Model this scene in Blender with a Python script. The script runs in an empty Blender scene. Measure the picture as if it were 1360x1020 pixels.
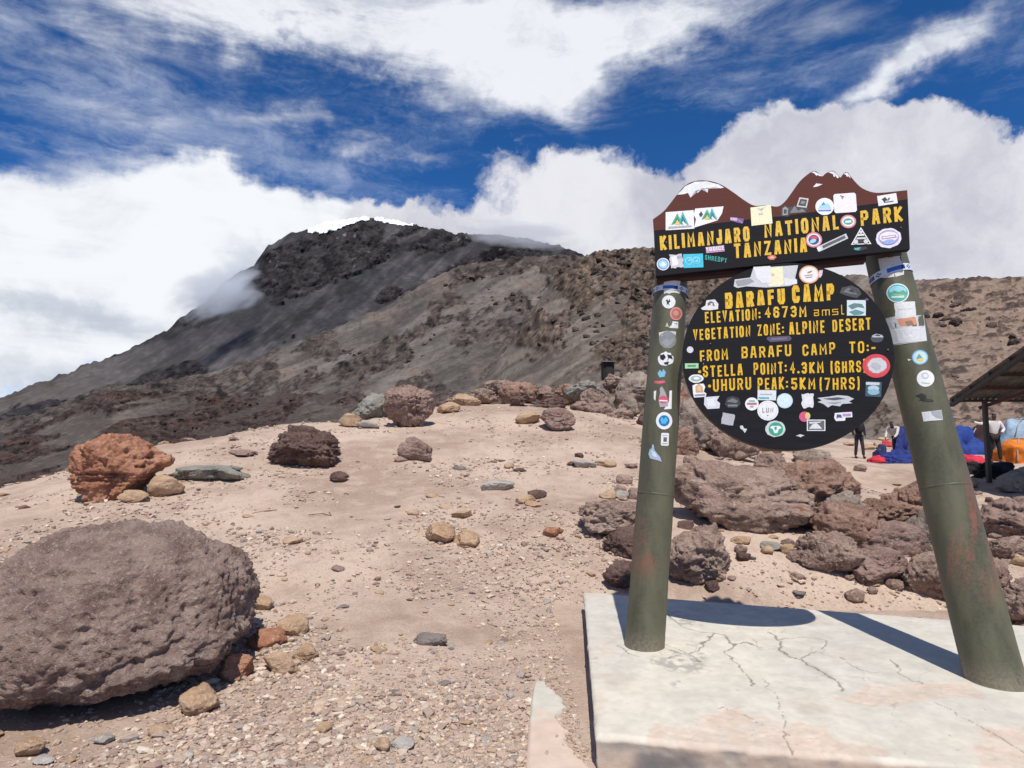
import bpy, bmesh, math, random
import numpy as np
from mathutils import Vector, Matrix
R = math.radians
scn = bpy.context.scene
col = scn.collection
# ------------------------------------------------------------------ camera
F = 841.0                      # focal length in photo pixels (1360 wide)
PITCH = math.atan(65/841.0)
CAM = np.array([0.0, 0.0, 1.6])
cam = bpy.data.cameras.new('camera'); cam.sensor_width = 36; cam.lens = F/1360*36
cam.clip_start = 0.05; cam.clip_end = 60000
camo = bpy.data.objects.new('camera', cam); col.objects.link(camo)
camo.location = CAM; camo.rotation_euler = (math.pi/2+PITCH, 0, 0); scn.camera = camo
def ray(px, py):
    a = (px-680)/F; b = (510-py)/F
    return np.array([a, math.cos(PITCH)-b*math.sin(PITCH), math.sin(PITCH)+b*math.cos(PITCH)])
def P(px, py, Y):               # the point seen at a pixel, at a distance Y ahead
    d = ray(px, py); return CAM+d*(Y/d[1])
def onz(px, py, z):
    d = ray(px, py); return CAM+d*((z-CAM[2])/d[2])
# ------------------------------------------------------------------ sun, view
SUN_EL, SUN_AZ = 62.5, -7.0     # shadows run away from the camera
sd = np.array([math.sin(R(SUN_AZ))*math.cos(R(SUN_EL)), math.cos(R(SUN_AZ))*math.cos(R(SUN_EL)), -math.sin(R(SUN_EL))])
sl = bpy.data.lights.new('sun', 'SUN'); sl.energy = 4.9; sl.angle = R(0.53); sl.color = (1, .965, .9)
so = bpy.data.objects.new('sun', sl); col.objects.link(so)
so.rotation_euler = Vector(sd).to_track_quat('-Z', 'Y').to_euler(); so.location = (-5, -20, 40)
scn.view_settings.view_transform = 'Standard'; scn.view_settings.look = 'None'
scn.cycles.volume_bounces = 5; scn.cycles.max_bounces = 12
scn.view_settings.exposure = -0.12; scn.view_settings.gamma = 1; scn.view_settings.use_curve_mapping = False
# ------------------------------------------------------------------ node helper
class NT:
    def __init__(s, nt): s.nt = nt; s.n = nt.nodes; s.l = nt.links
    def new(s, t, **k):
        n = s.n.new(t)
        for a, b in k.items(): setattr(n, a, b)
        return n
    def set(s, sock, v):
        if isinstance(v, bpy.types.NodeSocket): s.l.new(v, sock)
        elif v is not None:
            try: sock.default_value = v
            except Exception: sock.default_value = (*v, 1) if len(v) == 3 else v
    def m(s, op, a, b=None, c=None, clamp=False):
        n = s.new('ShaderNodeMath', operation=op, use_clamp=clamp)
        s.set(n.inputs[0], a); s.set(n.inputs[1], b); s.set(n.inputs[2], c); return n.outputs[0]
    def v(s, op, a, b=None, out=0):
        n = s.new('ShaderNodeVectorMath', operation=op)
        s.set(n.inputs[0], a)
        if op == 'SCALE': s.set(n.inputs[3], b)
        else: s.set(n.inputs[1], b)
        return n.outputs[out]
    def noise(s, vec, scale, detail=6, rough=.55, dist=0, out=0, typ='FBM', lac=2):
        n = s.new('ShaderNodeTexNoise'); n.noise_type = typ
        s.set(n.inputs['Vector'], vec); s.set(n.inputs['Scale'], scale); s.set(n.inputs['Detail'], detail)
        s.set(n.inputs['Roughness'], rough); s.set(n.inputs['Distortion'], dist); s.set(n.inputs['Lacunarity'], lac)
        return n.outputs[out]
    def vor(s, vec, scale, feature='F1', out=0, rnd=1):
        n = s.new('ShaderNodeTexVoronoi', feature=feature)
        s.set(n.inputs['Vector'], vec); s.set(n.inputs['Scale'], scale); s.set(n.inputs['Randomness'], rnd); return n.outputs[out]
    def mr(s, x, a, b, c=0, d=1, smooth=True):
        n = s.new('ShaderNodeMapRange', interpolation_type='SMOOTHSTEP' if smooth else 'LINEAR')
        s.set(n.inputs[0], x); s.set(n.inputs[1], a); s.set(n.inputs[2], b); s.set(n.inputs[3], c); s.set(n.inputs[4], d); return n.outputs[0]
    def mix(s, f, a, b, mode='MIX'):
        n = s.new('ShaderNodeMix', data_type='RGBA', blend_type=mode)
        s.set(n.inputs[0], f); s.set(n.inputs[6], a); s.set(n.inputs[7], b); return n.outputs[2]
def C4(c): return (c[0], c[1], c[2], 1)
# ------------------------------------------------------------------ world: sky and clouds
w = bpy.data.worlds.new('World'); scn.world = w; w.use_nodes = True
N = NT(w.node_tree); N.n.clear()
sky = N.new('ShaderNodeTexSky', sky_type='NISHITA'); sky.sun_disc = False
sky.sun_elevation = R(SUN_EL); sky.sun_rotation = R(180+SUN_AZ); sky.altitude = 4673; sky.air_density = 1.0; sky.dust_density = 0.3; sky.ozone_density = 4
tc = N.new('ShaderNodeTexCoord').outputs['Generated']
bg1 = N.new('ShaderNodeBackground'); N.set(bg1.inputs[0], N.mix(1.0, sky.outputs[0], (0.30, 0.82, 1.26, 1), 'MULTIPLY')); bg1.inputs[1].default_value = 0.115
# billows shift the look-up direction so every cloud edge is ragged
def warped(sc, amt, detail=7, rough=.6, off=0):
    vv = N.v('ADD', tc, (off, off*.7, off*1.3))
    nz = N.noise(vv, sc, detail, rough, out=1)
    return N.v('ADD', tc, N.v('SCALE', N.v('SUBTRACT', nz, (.5, .5, .5)), amt))
def blob(vec, px, py, rx, ry, ang=0, wgt=1.0):
    c = ray(px, py); c /= np.linalg.norm(c)
    r = np.array([math.cos(0), 0, 0.]); r = r-c*r.dot(c); r /= np.linalg.norm(r); u = np.cross(r, c)
    a = R(ang); ax = r*math.cos(a)+u*math.sin(a); ay = -r*math.sin(a)+u*math.cos(a)
    k = (math.hypot(px-680, py-510)**2/F**2+1)     # angular size shrinks off axis
    rx = rx/F/math.sqrt(k); ry = ry/F/math.sqrt(k)**1.5
    dx = N.v('DOT_PRODUCT', vec, tuple(ax/rx), out=1); dy = N.v('DOT_PRODUCT', vec, tuple(ay/ry), out=1)
    q = N.m('ADD', N.m('MULTIPLY', dx, dx), N.m('MULTIPLY', dy, dy))
    g = N.m('EXPONENT', N.m('MULTIPLY', q, -1.0))
    return N.m('MULTIPLY', g, N.m('MULTIPLY', N.m('GREATER_THAN', N.v('DOT_PRODUCT', vec, tuple(c), out=1), 0), wgt))
def field(vec, lst):
    t = None
    for b in lst:
        g = blob(vec, *b); t = g if t is None else N.m('ADD', t, g)
    return t
wv = warped(5.5, .16)
cum = field(wv, [(1140, 270, 170, 95, 0, 1.5), (1280, 310, 150, 95, 0, 1.5), (965, 310, 110, 80, 10, 1.3), (1075, 225, 95, 70, 0, 1.2), (1185, 190, 80, 60, 0, 1.2),
                 (1440, 350, 170, 95, 0, 1.3), (1390, 225, 40, 40, 0, .3), (700, 345, 230, 62, -4, 1.0), (735, 250, 100, 72, 0, .75), (640, 215, 62, 50, 0, .5), (820, 300, 90, 70, 0, .6), (520, 275, 60, 22, 0, .55), (620, 318, 150, 30, -8, .9), (1050, 370, 500, 75, 0, 1.1)])
wv2 = warped(4.0, .2, 8, .62, 3.1)
lft = field(wv2, [(60, 300, 280, 80, 0, 1.4), (240, 330, 230, 85, -8, 1.2), (40, 430, 330, 130, 0, 1.5), (380, 290, 120, 42, -6, .9), (470, 283, 85, 26, 0, .7), (240, 225, 110, 28, -30, .45), (30, 160, 70, 30, -35, .35), (-250, 350, 300, 200, 0, 1.4)])
sv = N.new('ShaderNodeMapping'); N.set(sv.inputs[0], tc); sv.inputs['Rotation'].default_value = (0, R(33), 0); sv.inputs['Scale'].default_value = (1.0, 1.0, 4.2)
st = N.noise(sv.outputs[0], 5, 10, .62, .35)
wv3 = warped(2.6, .42, 8, .6, 7.7)
cir = field(wv3, [(330, 25, 250, 60, -14, .95), (560, 60, 230, 68, -14, 1.15), (760, 15, 230, 55, 8, 1.0), (640, -30, 480, 70, 0, .9), (520, 118, 90, 28, -30, .3), (460, 205, 110, 20, -18, .65), (150, 95, 190, 60, -24, .34), (360, 170, 150, 40, -25, .22),
                  (1230, 75, 190, 36, 38, .75), (1310, 20, 120, 40, 40, .5), (1080, 60, 110, 40, 10, .28), (930, 105, 110, 30, -10, .2)])
nA = N.noise(wv, 9, 10, .58)
dens_c = N.mr(N.m('ADD', cum, N.m('MULTIPLY', N.m('SUBTRACT', nA, .5), 1.5)), .60, .92)
dens_l = N.mr(N.m('ADD', lft, N.m('MULTIPLY', N.m('SUBTRACT', st, .5), 1.6)), .40, 1.2)
dens_s = N.mr(N.m('ADD', N.m('MULTIPLY', cir, N.m('ADD', N.m('MULTIPLY', st, 2.0), -.12)), N.m('MULTIPLY', N.m('SUBTRACT', st, .55), .9)), .18, 1.45, 0, .95)
wvv = warped(3.0, .3, 8, .65, 12.3)
veil = field(wvv, [(110, 90, 260, 60, -20, .9), (320, 180, 230, 55, -20, .9), (560, 150, 190, 55, -12, .8), (60, 170, 90, 60, -35, .6), (720, 120, 120, 50, 20, .5), (1090, 80, 190, 60, 20, .8), (950, 150, 130, 60, -30, .55), (1330, 130, 120, 60, 30, .5), (450, 240, 200, 35, -12, .6)])
st2 = N.noise(N.v('ADD', sv.outputs[0], N.v('SCALE', N.noise(tc, 3, 6, .6, out=1), .5)), 4.2, 12, .66, .5)
st3 = N.noise(N.v('ADD', sv.outputs[0], (3.3, 1.2, .4)), 9, 12, .7, .8)
vl = N.m('DIVIDE', veil, N.m('ADD', 1.0, veil))
dens_v = N.m('MULTIPLY', N.mr(N.m('ADD', N.m('MULTIPLY', vl, 1.2), N.m('ADD', N.m('MULTIPLY', N.m('SUBTRACT', st2, .5), 2.0), N.m('MULTIPLY', N.m('SUBTRACT', st3, .5), .8))), .25, 1.5, 0, .75), N.mr(vl, .03, .3))
# general broken cloud everywhere the photograph does not look
gen = N.noise(tc, 2.2, 9, .6, .4)
sep = N.new('ShaderNodeSeparateXYZ'); N.l.new(tc, sep.inputs[0])
out_m = N.mr(sep.outputs[1], .45, .0)
up_m = N.mr(sep.outputs[2], .62, .95)
dens_g = N.m('MULTIPLY', N.mr(gen, .49, .66), N.m('MAXIMUM', out_m, up_m))
shade = N.noise(wv, 3.2, 7, .6)
shade2 = N.noise(tc, 5.0, 6, .6, .3)
ccol = N.mix(N.mr(shade, .36, .60), (.60, .61, .70, 1), (.90, .90, .95, 1))
edge = N.mr(cum, .5, .95)
ccol = N.mix(N.m('MULTIPLY', N.m('SUBTRACT', 1.0, edge), .5), ccol, (.95, .97, 1.02, 1))
dark_l = field(warped(3.5, .25, 8, .6, 5.1), [(330, 400, 110, 60, 30, 1.0), (80, 420, 150, 26, -14, .7), (400, 330, 80, 20, 0, .5), (60, 500, 120, 35, -10, .4)])
lcol = N.mix(N.mr(N.m('ADD', N.m('ADD', dark_l, N.m('MULTIPLY', N.m('SUBTRACT', st, .5), 1.6)), N.m('MULTIPLY', N.m('SUBTRACT', shade2, .5), 2.6)), -.15, .95), (1.00, 1.03, 1.07, 1), (.60, .65, .75, 1))
scol = N.mix(N.mr(N.m('ADD', N.m('MULTIPLY', shade2, .5), N.m('MULTIPLY', st2, .5)), .42, .56), (.66, .70, .80, 1), (.98, 1.0, 1.05, 1))
def over(prev, c, d):
    b = N.new('ShaderNodeBackground'); N.set(b.inputs[0], c); b.inputs[1].default_value = 1.0
    mx = N.new('ShaderNodeMixShader'); N.set(mx.inputs[0], d); N.l.new(prev, mx.inputs[1]); N.l.new(b.outputs[0], mx.inputs[2]); return mx.outputs[0]
s_ = over(bg1.outputs[0], (.72, .75, .82, 1), dens_g)
s_ = over(s_, (.62, .70, .88, 1), dens_v); s_ = over(s_, scol, dens_s); s_ = over(s_, lcol, dens_l); s_ = over(s_, ccol, dens_c)
wo = N.new('ShaderNodeOutputWorld'); N.l.new(s_, wo.inputs[0])
# ------------------------------------------------------------------ numpy noise
def _h(ix, iy, iz, s):
    n = (ix.astype(np.int64)*374761393+iy.astype(np.int64)*668265263+iz.astype(np.int64)*1274126177+s*974634777) & 0xFFFFFFFF
    n = ((n ^ (n >> 13))*1274126177) & 0xFFFFFFFF
    n = n ^ (n >> 16)
    return (n & 0xFFFF).astype(np.float64)/32767.5-1
def vnoise(p, s=0):
    f = np.floor(p); t = p-f; t = t*t*t*(t*(t*6-15)+10); i = f.astype(np.int64)
    x, y, z = i[:, 0], i[:, 1], i[:, 2]; tx, ty, tz = t[:, 0], t[:, 1], t[:, 2]
    def L(a, b, t): return a+(b-a)*t
    a = L(L(_h(x, y, z, s), _h(x+1, y, z, s), tx), L(_h(x, y+1, z, s), _h(x+1, y+1, z, s), tx), ty)
    b = L(L(_h(x, y, z+1, s), _h(x+1, y, z+1, s), tx), L(_h(x, y+1, z+1, s), _h(x+1, y+1, z+1, s), tx), ty)
    return L(a, b, tz)
def fbm(p, o=5, s=0, g=.5, ridge=False):
    t = np.zeros(len(p)); a = 1.0; tot = 0; q = p.copy()
    for k in range(o):
        n = vnoise(q, s+k*17)
        if ridge: n = 1-2*np.abs(n)
        t += a*n; tot += a; a *= g; q = q*2.03+11.7
    return t/tot
def worley(x, y, s=0):          # nearest cell: its distance, border distance and a random value
    fx = np.floor(x); fy = np.floor(y); d1 = np.full(len(x), 9.); d2_ = np.full(len(x), 9.); idv = np.zeros(len(x)); z = np.zeros(len(x), np.int64)
    for i in (-1, 0, 1):
        for j in (-1, 0, 1):
            cx = (fx+i).astype(np.int64); cy = (fy+j).astype(np.int64); px_ = cx+.5+.45*_h(cx, cy, z, s); py_ = cy+.5+.45*_h(cx, cy, z, s+5)
            d = np.hypot(x-px_, y-py_); nw = d < d1; d2_ = np.where(nw, d1, np.minimum(d2_, d)); idv = np.where(nw, _h(cx, cy, z, s+9), idv); d1 = np.where(nw, d, d1)
    return d1, d2_-d1, idv
def ss(a, b, x):
    t = np.clip((x-a)/(b-a), 0, 1); return t*t*(3-2*t)
# ------------------------------------------------------------------ mesh helpers
def mesh_np(name, v, f, mats=(), smooth=True, cols=None, mi=None):
    v = np.asarray(v, dtype=np.float32); f = np.asarray(f, dtype=np.int32)
    me = bpy.data.meshes.new(name); me.vertices.add(len(v)); me.vertices.foreach_set('co', v.ravel())
    k = f.shape[1]; me.loops.add(f.size); me.loops.foreach_set('vertex_index', f.ravel())
    me.polygons.add(len(f)); me.polygons.foreach_set('loop_start', np.arange(0, f.size, k, dtype=np.int32))
    me.polygons.foreach_set('loop_total', np.full(len(f), k, dtype=np.int32))
    me.update(calc_edges=True)
    me.polygons.foreach_set('use_smooth', np.full(len(f), smooth))
    for m in mats: me.materials.append(m)
    if mi is not None: me.polygons.foreach_set('material_index', np.asarray(mi, dtype=np.int32))
    if cols is not None:
        for nm, c in cols.items():
            at = me.color_attributes.new(nm, 'FLOAT_COLOR', 'POINT')
            c = np.asarray(c, dtype=np.float32)
            if c.ndim == 1: c = np.stack([c]*3, 1)
            at.data.foreach_set('color', np.concatenate([c, np.ones((len(c), 1), np.float32)], 1).ravel())
    return me
def link(name, me, parent=None, label=None, cat=None, group=None, kind=None):
    o = bpy.data.objects.new(name, me); col.objects.link(o)
    if parent: o.parent = parent
    tag(o, label, cat, group, kind); return o
def tag(o, label=None, cat=None, group=None, kind=None):
    for k, v in (('label', label), ('category', cat), ('group', group), ('kind', kind)):
        if v: o[k] = v
    return o
def empty(name, loc, label, cat, group=None):
    o = bpy.data.objects.new(name, None); col.objects.link(o); o.location = loc; o.empty_display_size = .1
    tag(o, label, cat, group); return o
class MB:
    """collects polygons with material slots"""
    def __init__(s): s.v = []; s.f = []; s.mi = []; s.mats = []
    def mat(s, m):
        if m not in s.mats: s.mats.append(m)
        return s.mats.index(m)
    def add(s, v, f, m):
        b = len(s.v); k = s.mat(m); s.v += [tuple(map(float, q)) for q in v]
        for q in f: s.f.append(tuple(b+i for i in q)); s.mi.append(k)
    def box(s, c, sz, m, rot=None):
        hx, hy, hz = (q/2 for q in sz); M = rot if rot is not None else Matrix.Identity(3)
        v = [Vector(c)+M@Vector((x, y, z)) for x in (-hx, hx) for y in (-hy, hy) for z in (-hz, hz)]
        s.add(v, [(0, 1, 3, 2), (4, 6, 7, 5), (0, 4, 5, 1), (2, 3, 7, 6), (0, 2, 6, 4), (1, 5, 7, 3)], m)
    def tube(s, a, b, r0, r1, m, n=12, cap=True):
        a = Vector(a); b = Vector(b); d = (b-a).normalized(); u = d.orthogonal().normalized(); w_ = d.cross(u)
        v = [a+(u*math.cos(2*math.pi*i/n)+w_*math.sin(2*math.pi*i/n))*r0 for i in range(n)]+[b+(u*math.cos(2*math.pi*i/n)+w_*math.sin(2*math.pi*i/n))*r1 for i in range(n)]
        f = [(i, (i+1) % n, n+(i+1) % n, n+i) for i in range(n)]
        if cap: f += [tuple(range(n))[::-1], tuple(range(n, 2*n))]
        s.add(v, f, m)
    def mesh(s, name, smooth=False):
        me = bpy.data.meshes.new(name); me.from_pydata(s.v, [], s.f)
        for m in s.mats: me.materials.append(m)
        me.polygons.foreach_set('material_index', s.mi); me.polygons.foreach_set('use_smooth', [smooth]*len(s.f)); me.update(); return me
    def link(s, name, parent=None, smooth=False, **k): return link(name, s.mesh(name, smooth), parent, **k)
# ------------------------------------------------------------------ materials
_mc = {}
def flat(c, rough=.5, key=None, spec=.4, var=.12, scale=40):
    """a plain painted / printed surface with slight wear in its colour and gloss"""
    k = ('flat', tuple(round(x, 3) for x in c), rough)
    if k in _mc: return _mc[k]
    m = bpy.data.materials.new('paint'); m.use_nodes = True; T = NT(m.node_tree); b = T.n['Principled BSDF']
    g = T.new('ShaderNodeTexCoord').outputs['Object']
    n = T.noise(g, scale, 5, .6)
    T.set(b.inputs['Base Color'], T.mix(T.mr(n, .3, .7), C4([x*(1-var) for x in c]), C4([min(1, x*(1+var)) for x in c])))
    T.set(b.inputs['Roughness'], T.mr(n, .3, .7, rough-.08, min(1, rough+.12))); b.inputs['Specular IOR Level'].default_value = spec
    _mc[k] = m; return m
def rockmat(name, c1, c2, c3, scale=6, bump=.6, lichen=None, pit=18):
    m = bpy.data.materials.new(name); m.use_nodes = True; T = NT(m.node_tree); b = T.n['Principled BSDF']
    g = T.new('ShaderNodeNewGeometry').outputs['Position']
    n1 = T.noise(g, scale*.6, 8, .62, .3); n2 = T.noise(g, scale*5, 6, .65); n3 = T.noise(g, scale*22, 4, .6)
    c = T.mix(T.mr(n1, .36, .64), C4(c1), C4(c2)); c = T.mix(T.mr(n2, .52, .68), c, C4(c3))
    c = T.mix(T.mr(n3, .5, .75, 0, .6), c, C4([x*1.5 for x in c2])); c = T.mix(T.mr(n3, .42, .28, 0, .55), c, C4([x*.45 for x in c1]))
    if lichen is not None: c = T.mix(T.mr(T.noise(g, scale*1.3, 7, .7, .4), .62, .68, 0, .9), c, C4(lichen))
    T.set(b.inputs['Base Color'], c); b.inputs['Roughness'].default_value = .93; b.inputs['Specular IOR Level'].default_value = .15
    v = T.mr(T.vor(T.v('ADD', g, T.v('SCALE', T.noise(g, 20, 3, out=1), .018)), pit), .0, .45, 0, 1)
    h = T.m('ADD', T.m('MULTIPLY', n2, 1.0), T.m('ADD', T.m('MULTIPLY', v, .28), T.m('MULTIPLY', n3, .45)))
    bp = T.new('ShaderNodeBump'); bp.inputs['Strength'].default_value = bump; bp.inputs['Distance'].default_value = .045
    T.l.new(h, bp.inputs['Height']); T.l.new(bp.outputs[0], b.inputs['Normal'])
    return m
RM = {
 'boulder': rockmat('boulder_rock', (.27, .175, .145), (.47, .335, .275), (.56, .46, .395), 8, 1.0, pit=26),
 'red':     rockmat('red_rock', (.32, .13, .075), (.47, .24, .15), (.56, .36, .24), 5, .8),
 'brown':   rockmat('brown_lava_rock', (.115, .065, .055), (.19, .12, .10), (.26, .185, .155), 6, .9),
 'mauve':   rockmat('mauve_lava_rock', (.24, .155, .125), (.37, .25, .205), (.44, .33, .28), 6, .8),
 'ochre':   rockmat('ochre_stone', (.38, .235, .14), (.50, .345, .225), (.60, .46, .33), 9, .55),
 'grey':    rockmat('grey_stone', (.30, .26, .23), (.43, .39, .345), (.52, .475, .42), 8, .5),
 'greygreen': rockmat('grey_green_rock', (.19, .175, .145), (.30, .28, .24), (.38, .36, .32), 5, .6),
 'pile':    rockmat('lava_pile_rock', (.25, .165, .13), (.42, .295, .235), (.52, .40, .32), 4, 1.0, lichen=None),
 'pile_red': rockmat('lava_pile_rock_with_lichen', (.25, .165, .13), (.42, .295, .235), (.52, .40, .32), 4, 1.0, lichen=(.38, .13, .055)),
 'crag_brown': rockmat('crag_brown', (.055, .040, .033), (.15, .11, .085), (.21, .16, .125), .5, .8, pit=1.5),
 'crag_dark': rockmat('crag_dark', (.035, .027, .024), (.095, .072, .060), (.15, .115, .095), .5, .8, pit=1.5),
 'crag_rust': rockmat('crag_rust', (.07, .045, .034), (.18, .115, .080), (.24, .165, .12), .5, .8, pit=1.5),
 'rust':    rockmat('rusty_lava_rock', (.25, .145, .105), (.42, .255, .19), (.50, .35, .27), 5, 1.0),
 'ash':     rockmat('ashen_lava_rock', (.24, .18, .145), (.41, .325, .265), (.50, .41, .34), 5, 1.0),
 'slate':   rockmat('dark_slate', (.16, .13, .115), (.22, .185, .165), (.27, .225, .20), 9, .35),
}
# ground
def ground_mat():
    m = bpy.data.materials.new('dusty_volcanic_soil'); m.use_nodes = True; T = NT(m.node_tree); b = T.n['Principled BSDF']
    g = T.new('ShaderNodeNewGeometry').outputs['Position']
    n1 = T.noise(g, .45, 6, .6, .5); n2 = T.noise(g, 3.2, 7, .65, .3); n3 = T.noise(g, 45, 5, .7); n4 = T.noise(g, 170, 3, .6)
    c = T.mix(T.mr(n1, .36, .64), (.355, .25, .19, 1), (.55, .415, .325, 1))
    c = T.mix(T.mr(n2, .45, .7, 0, .6), c, (.54, .43, .34, 1)); c = T.mix(T.mr(n2, .5, .3, 0, .5), c, (.32, .235, .19, 1))
    c = T.mix(T.mr(n3, .55, .72, 0, .55), c, (.64, .52, .40, 1)); c = T.mix(T.mr(n3, .45, .3, 0, .6), c, (.21, .145, .115, 1))
    # pebble flecks
    vv = T.new('ShaderNodeTexVoronoi', feature='F1'); T.set(vv.inputs['Vector'], g); vv.inputs['Scale'].default_value = 38
    sc = T.new('ShaderNodeSeparateColor'); T.l.new(vv.outputs['Color'], sc.inputs[0])
    peb = T.m('MULTIPLY', T.mr(vv.outputs['Distance'], .42, .3), T.m('GREATER_THAN', sc.outputs[0], .55))
    c = T.mix(T.m('MULTIPLY', peb, .65), c, T.mix(sc.outputs[1], (.36, .27, .21, 1), (.62, .49, .37, 1)))
    T.set(b.inputs['Base Color'], c); b.inputs['Roughness'].default_value = .97; b.inputs['Specular IOR Level'].default_value = .1
    h = T.m('ADD', T.m('MULTIPLY', n3, .8), T.m('ADD', T.m('MULTIPLY', peb, .5), T.m('MULTIPLY', n4, .25)))
    bp = T.new('ShaderNodeBump'); bp.inputs['Strength'].default_value = .7; bp.inputs['Distance'].default_value = .018
    T.l.new(h, bp.inputs['Height']); T.l.new(bp.outputs[0], b.inputs['Normal']); return m
def attr_mat(name, attr, scale, dist, amt=.45, rough=.95, bump=.8):
    m = bpy.data.materials.new(name); m.use_nodes = True; T = NT(m.node_tree); b = T.n['Principled BSDF']
    g = T.new('ShaderNodeNewGeometry').outputs['Position']
    a = T.new('ShaderNodeVertexColor'); a.layer_name = attr
    n1 = T.noise(g, scale, 8, .7, .2); n2 = T.noise(g, scale*4.3, 6, .7)
    c = T.mix(1.0, a.outputs[0], T.mix(T.mr(n1, .3, .7), C4([1-amt]*3), C4([1+amt]*3)), 'MULTIPLY')
    c = T.mix(1.0, c, T.mix(T.mr(n2, .35, .65), C4([1-amt*.7]*3), C4([1+amt*.7]*3)), 'MULTIPLY')
    T.set(b.inputs['Base Color'], c); b.inputs['Roughness'].default_value = rough; b.inputs['Specular IOR Level'].default_value = .1
    bp = T.new('ShaderNodeBump'); bp.inputs['Strength'].default_value = bump; bp.inputs['Distance'].default_value = dist
    T.l.new(T.m('ADD', n1, T.m('MULTIPLY', n2, .4)), bp.inputs['Height']); T.l.new(bp.outputs[0], b.inputs['Normal']); return m
# ================================================================== GROUND (near plateau)
gp = []
for x in (-5, -2.5, 0, 2.5, 5): 
    for y in (-4, 0, 3, 4.6): gp.append((x, y, 0))
gp += [(3.6, 6, 0), (1, 6, 0), (5, 6, .03), (-14, -3, -.3), (14, -4, .1), (0, -14, 0), (-14, 6, .1)]
for px, py, Y in [(450, 640, 10), (620, 640, 10), (100, 670, 8.6), (0, 633, 12), (-200, 655, 12), (90, 614, 12.5), (230, 580, 13.3), (350, 565, 14), (450, 557, 15), (600, 540, 17), (700, 534, 18),
                  (800, 545, 18), (860, 552, 18), (700, 600, 12), (560, 722, 7.3), (350, 740, 6.6), (960, 700, 7.6), (1200, 790, 6.1), (1010, 610, 14), (1140, 617, 24), (1200, 655, 14), (1320, 640, 14), (1345, 715, 8), (1310, 607, 24),
                  (1100, 600, 30), (1500, 640, 16), (1400, 600, 40), (1150, 585, 40), (900, 600, 12.5), (1600, 600, 40), (780, 690, 8)]:
    gp.append(tuple(P(px, py, Y)))
gp = np.array(gp); gk = len(gp)
def _U(r2): return .5*r2*np.log(r2+1e-9)
A = np.zeros((gk+3, gk+3)); d2 = ((gp[:, None, :2]-gp[None, :, :2])**2).sum(-1)
A[:gk, :gk] = _U(d2)+np.eye(gk)*.6; A[:gk, gk] = 1; A[:gk, gk+1:] = gp[:, :2]; A[gk, :gk] = 1; A[gk+1:, :gk] = gp[:, :2].T
W = np.linalg.solve(A, np.concatenate([gp[:, 2], [0, 0, 0]]))
eaz = [math.atan((px-680)/F) for px in (-900, -200, 0, 90, 230, 350, 450, 600, 700, 800, 860, 900, 960, 1050, 1150, 3000)]
eR = [11, 12.6, 13.6, 14.0, 14.6, 15.0, 15.6, 17.2, 18.1, 18.6, 19, 20, 26, 45, 60, 60]
def ground_h(x, y, fine=True):
    x = np.atleast_1d(np.asarray(x, float)); y = np.atleast_1d(np.asarray(y, float)); z = np.full(len(x), W[gk])+W[gk+1]*x+W[gk+2]*y
    for i in range(gk): z += W[i]*_U((x-gp[i, 0])**2+(y-gp[i, 1])**2)
    r = np.hypot(x, y); az = np.arctan2(x, y)
    z = np.where(r > 60, 0, z)
    back = ss(0, -6, y); z = z*(1-back)
    z = z*ss(95, 55, r)
    e = np.interp(az, eaz, eR)
    n = vnoise(np.stack([az*9, az*0, az*0], 1), 5)*.5; over_ = np.maximum(0, r-(e+n))*ss(-.4, .2, y)
    z = z-np.minimum(over_*.55+over_**2*.03, 12)
    p = np.stack([x, y, np.zeros_like(x)], 1)
    z = z+fbm(p*.45, 4, 3)*.07*ss(3, 9, r)
    if fine:
        z = z+fbm(p*2.3, 4, 9)*.035+fbm(p*9, 3, 19)*.012*ss(20, 8, r)
    z = z-.22*np.exp(-((y-6.0)/.42)**2)*ss(.5, 1.0, x)*ss(6.5, 4.5, x)
    # level bed for the concrete slab
    bed = ss(.3, .0, np.maximum(np.abs(x-2.3)-2.0, np.abs(y-4.0)-1.9)); z = z*(1-bed)+np.clip(z, -.012, .0)*bed
    return z
def hit(px, py):                # where the sight line meets the ground
    d = ray(px, py); d = d/d[1]; Y = np.geomspace(1.2, 60, 900)
    pts = CAM[None]+d[None]*Y[:, None]; g = ground_h(pts[:, 0], pts[:, 1], False)
    k = np.where(pts[:, 2] <= g)[0]
    if len(k) == 0: k = [np.argmin(np.abs(pts[:, 2]-g))]
    return pts[k[0]]
def gz(x, y): return float(ground_h(x, y)[0])
def polar(az, rr):
    AA, RR = np.meshgrid(az, rr, indexing='ij'); na, nr = AA.shape
    i = np.arange(na-1)[:, None]*nr+np.arange(nr-1)[None, :]
    f = np.stack([i, i+1, i+nr+1, i+nr], -1).reshape(-1, 4)
    return AA.ravel(), RR.ravel(), f
az = np.concatenate([np.linspace(-math.pi, -1.0, 50, endpoint=False), np.linspace(-1.0, 1.0, 520), np.linspace(1.0, math.pi, 50)[1:]])
AA, RR, fc = polar(az, np.geomspace(.15, 95, 330))
X = RR*np.sin(AA); Y = RR*np.cos(AA); Z = ground_h(X, Y)
GM = ground_mat()
link('ground', mesh_np('ground', np.stack([X, Y, Z], 1), fc, [GM]), kind='structure')
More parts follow.
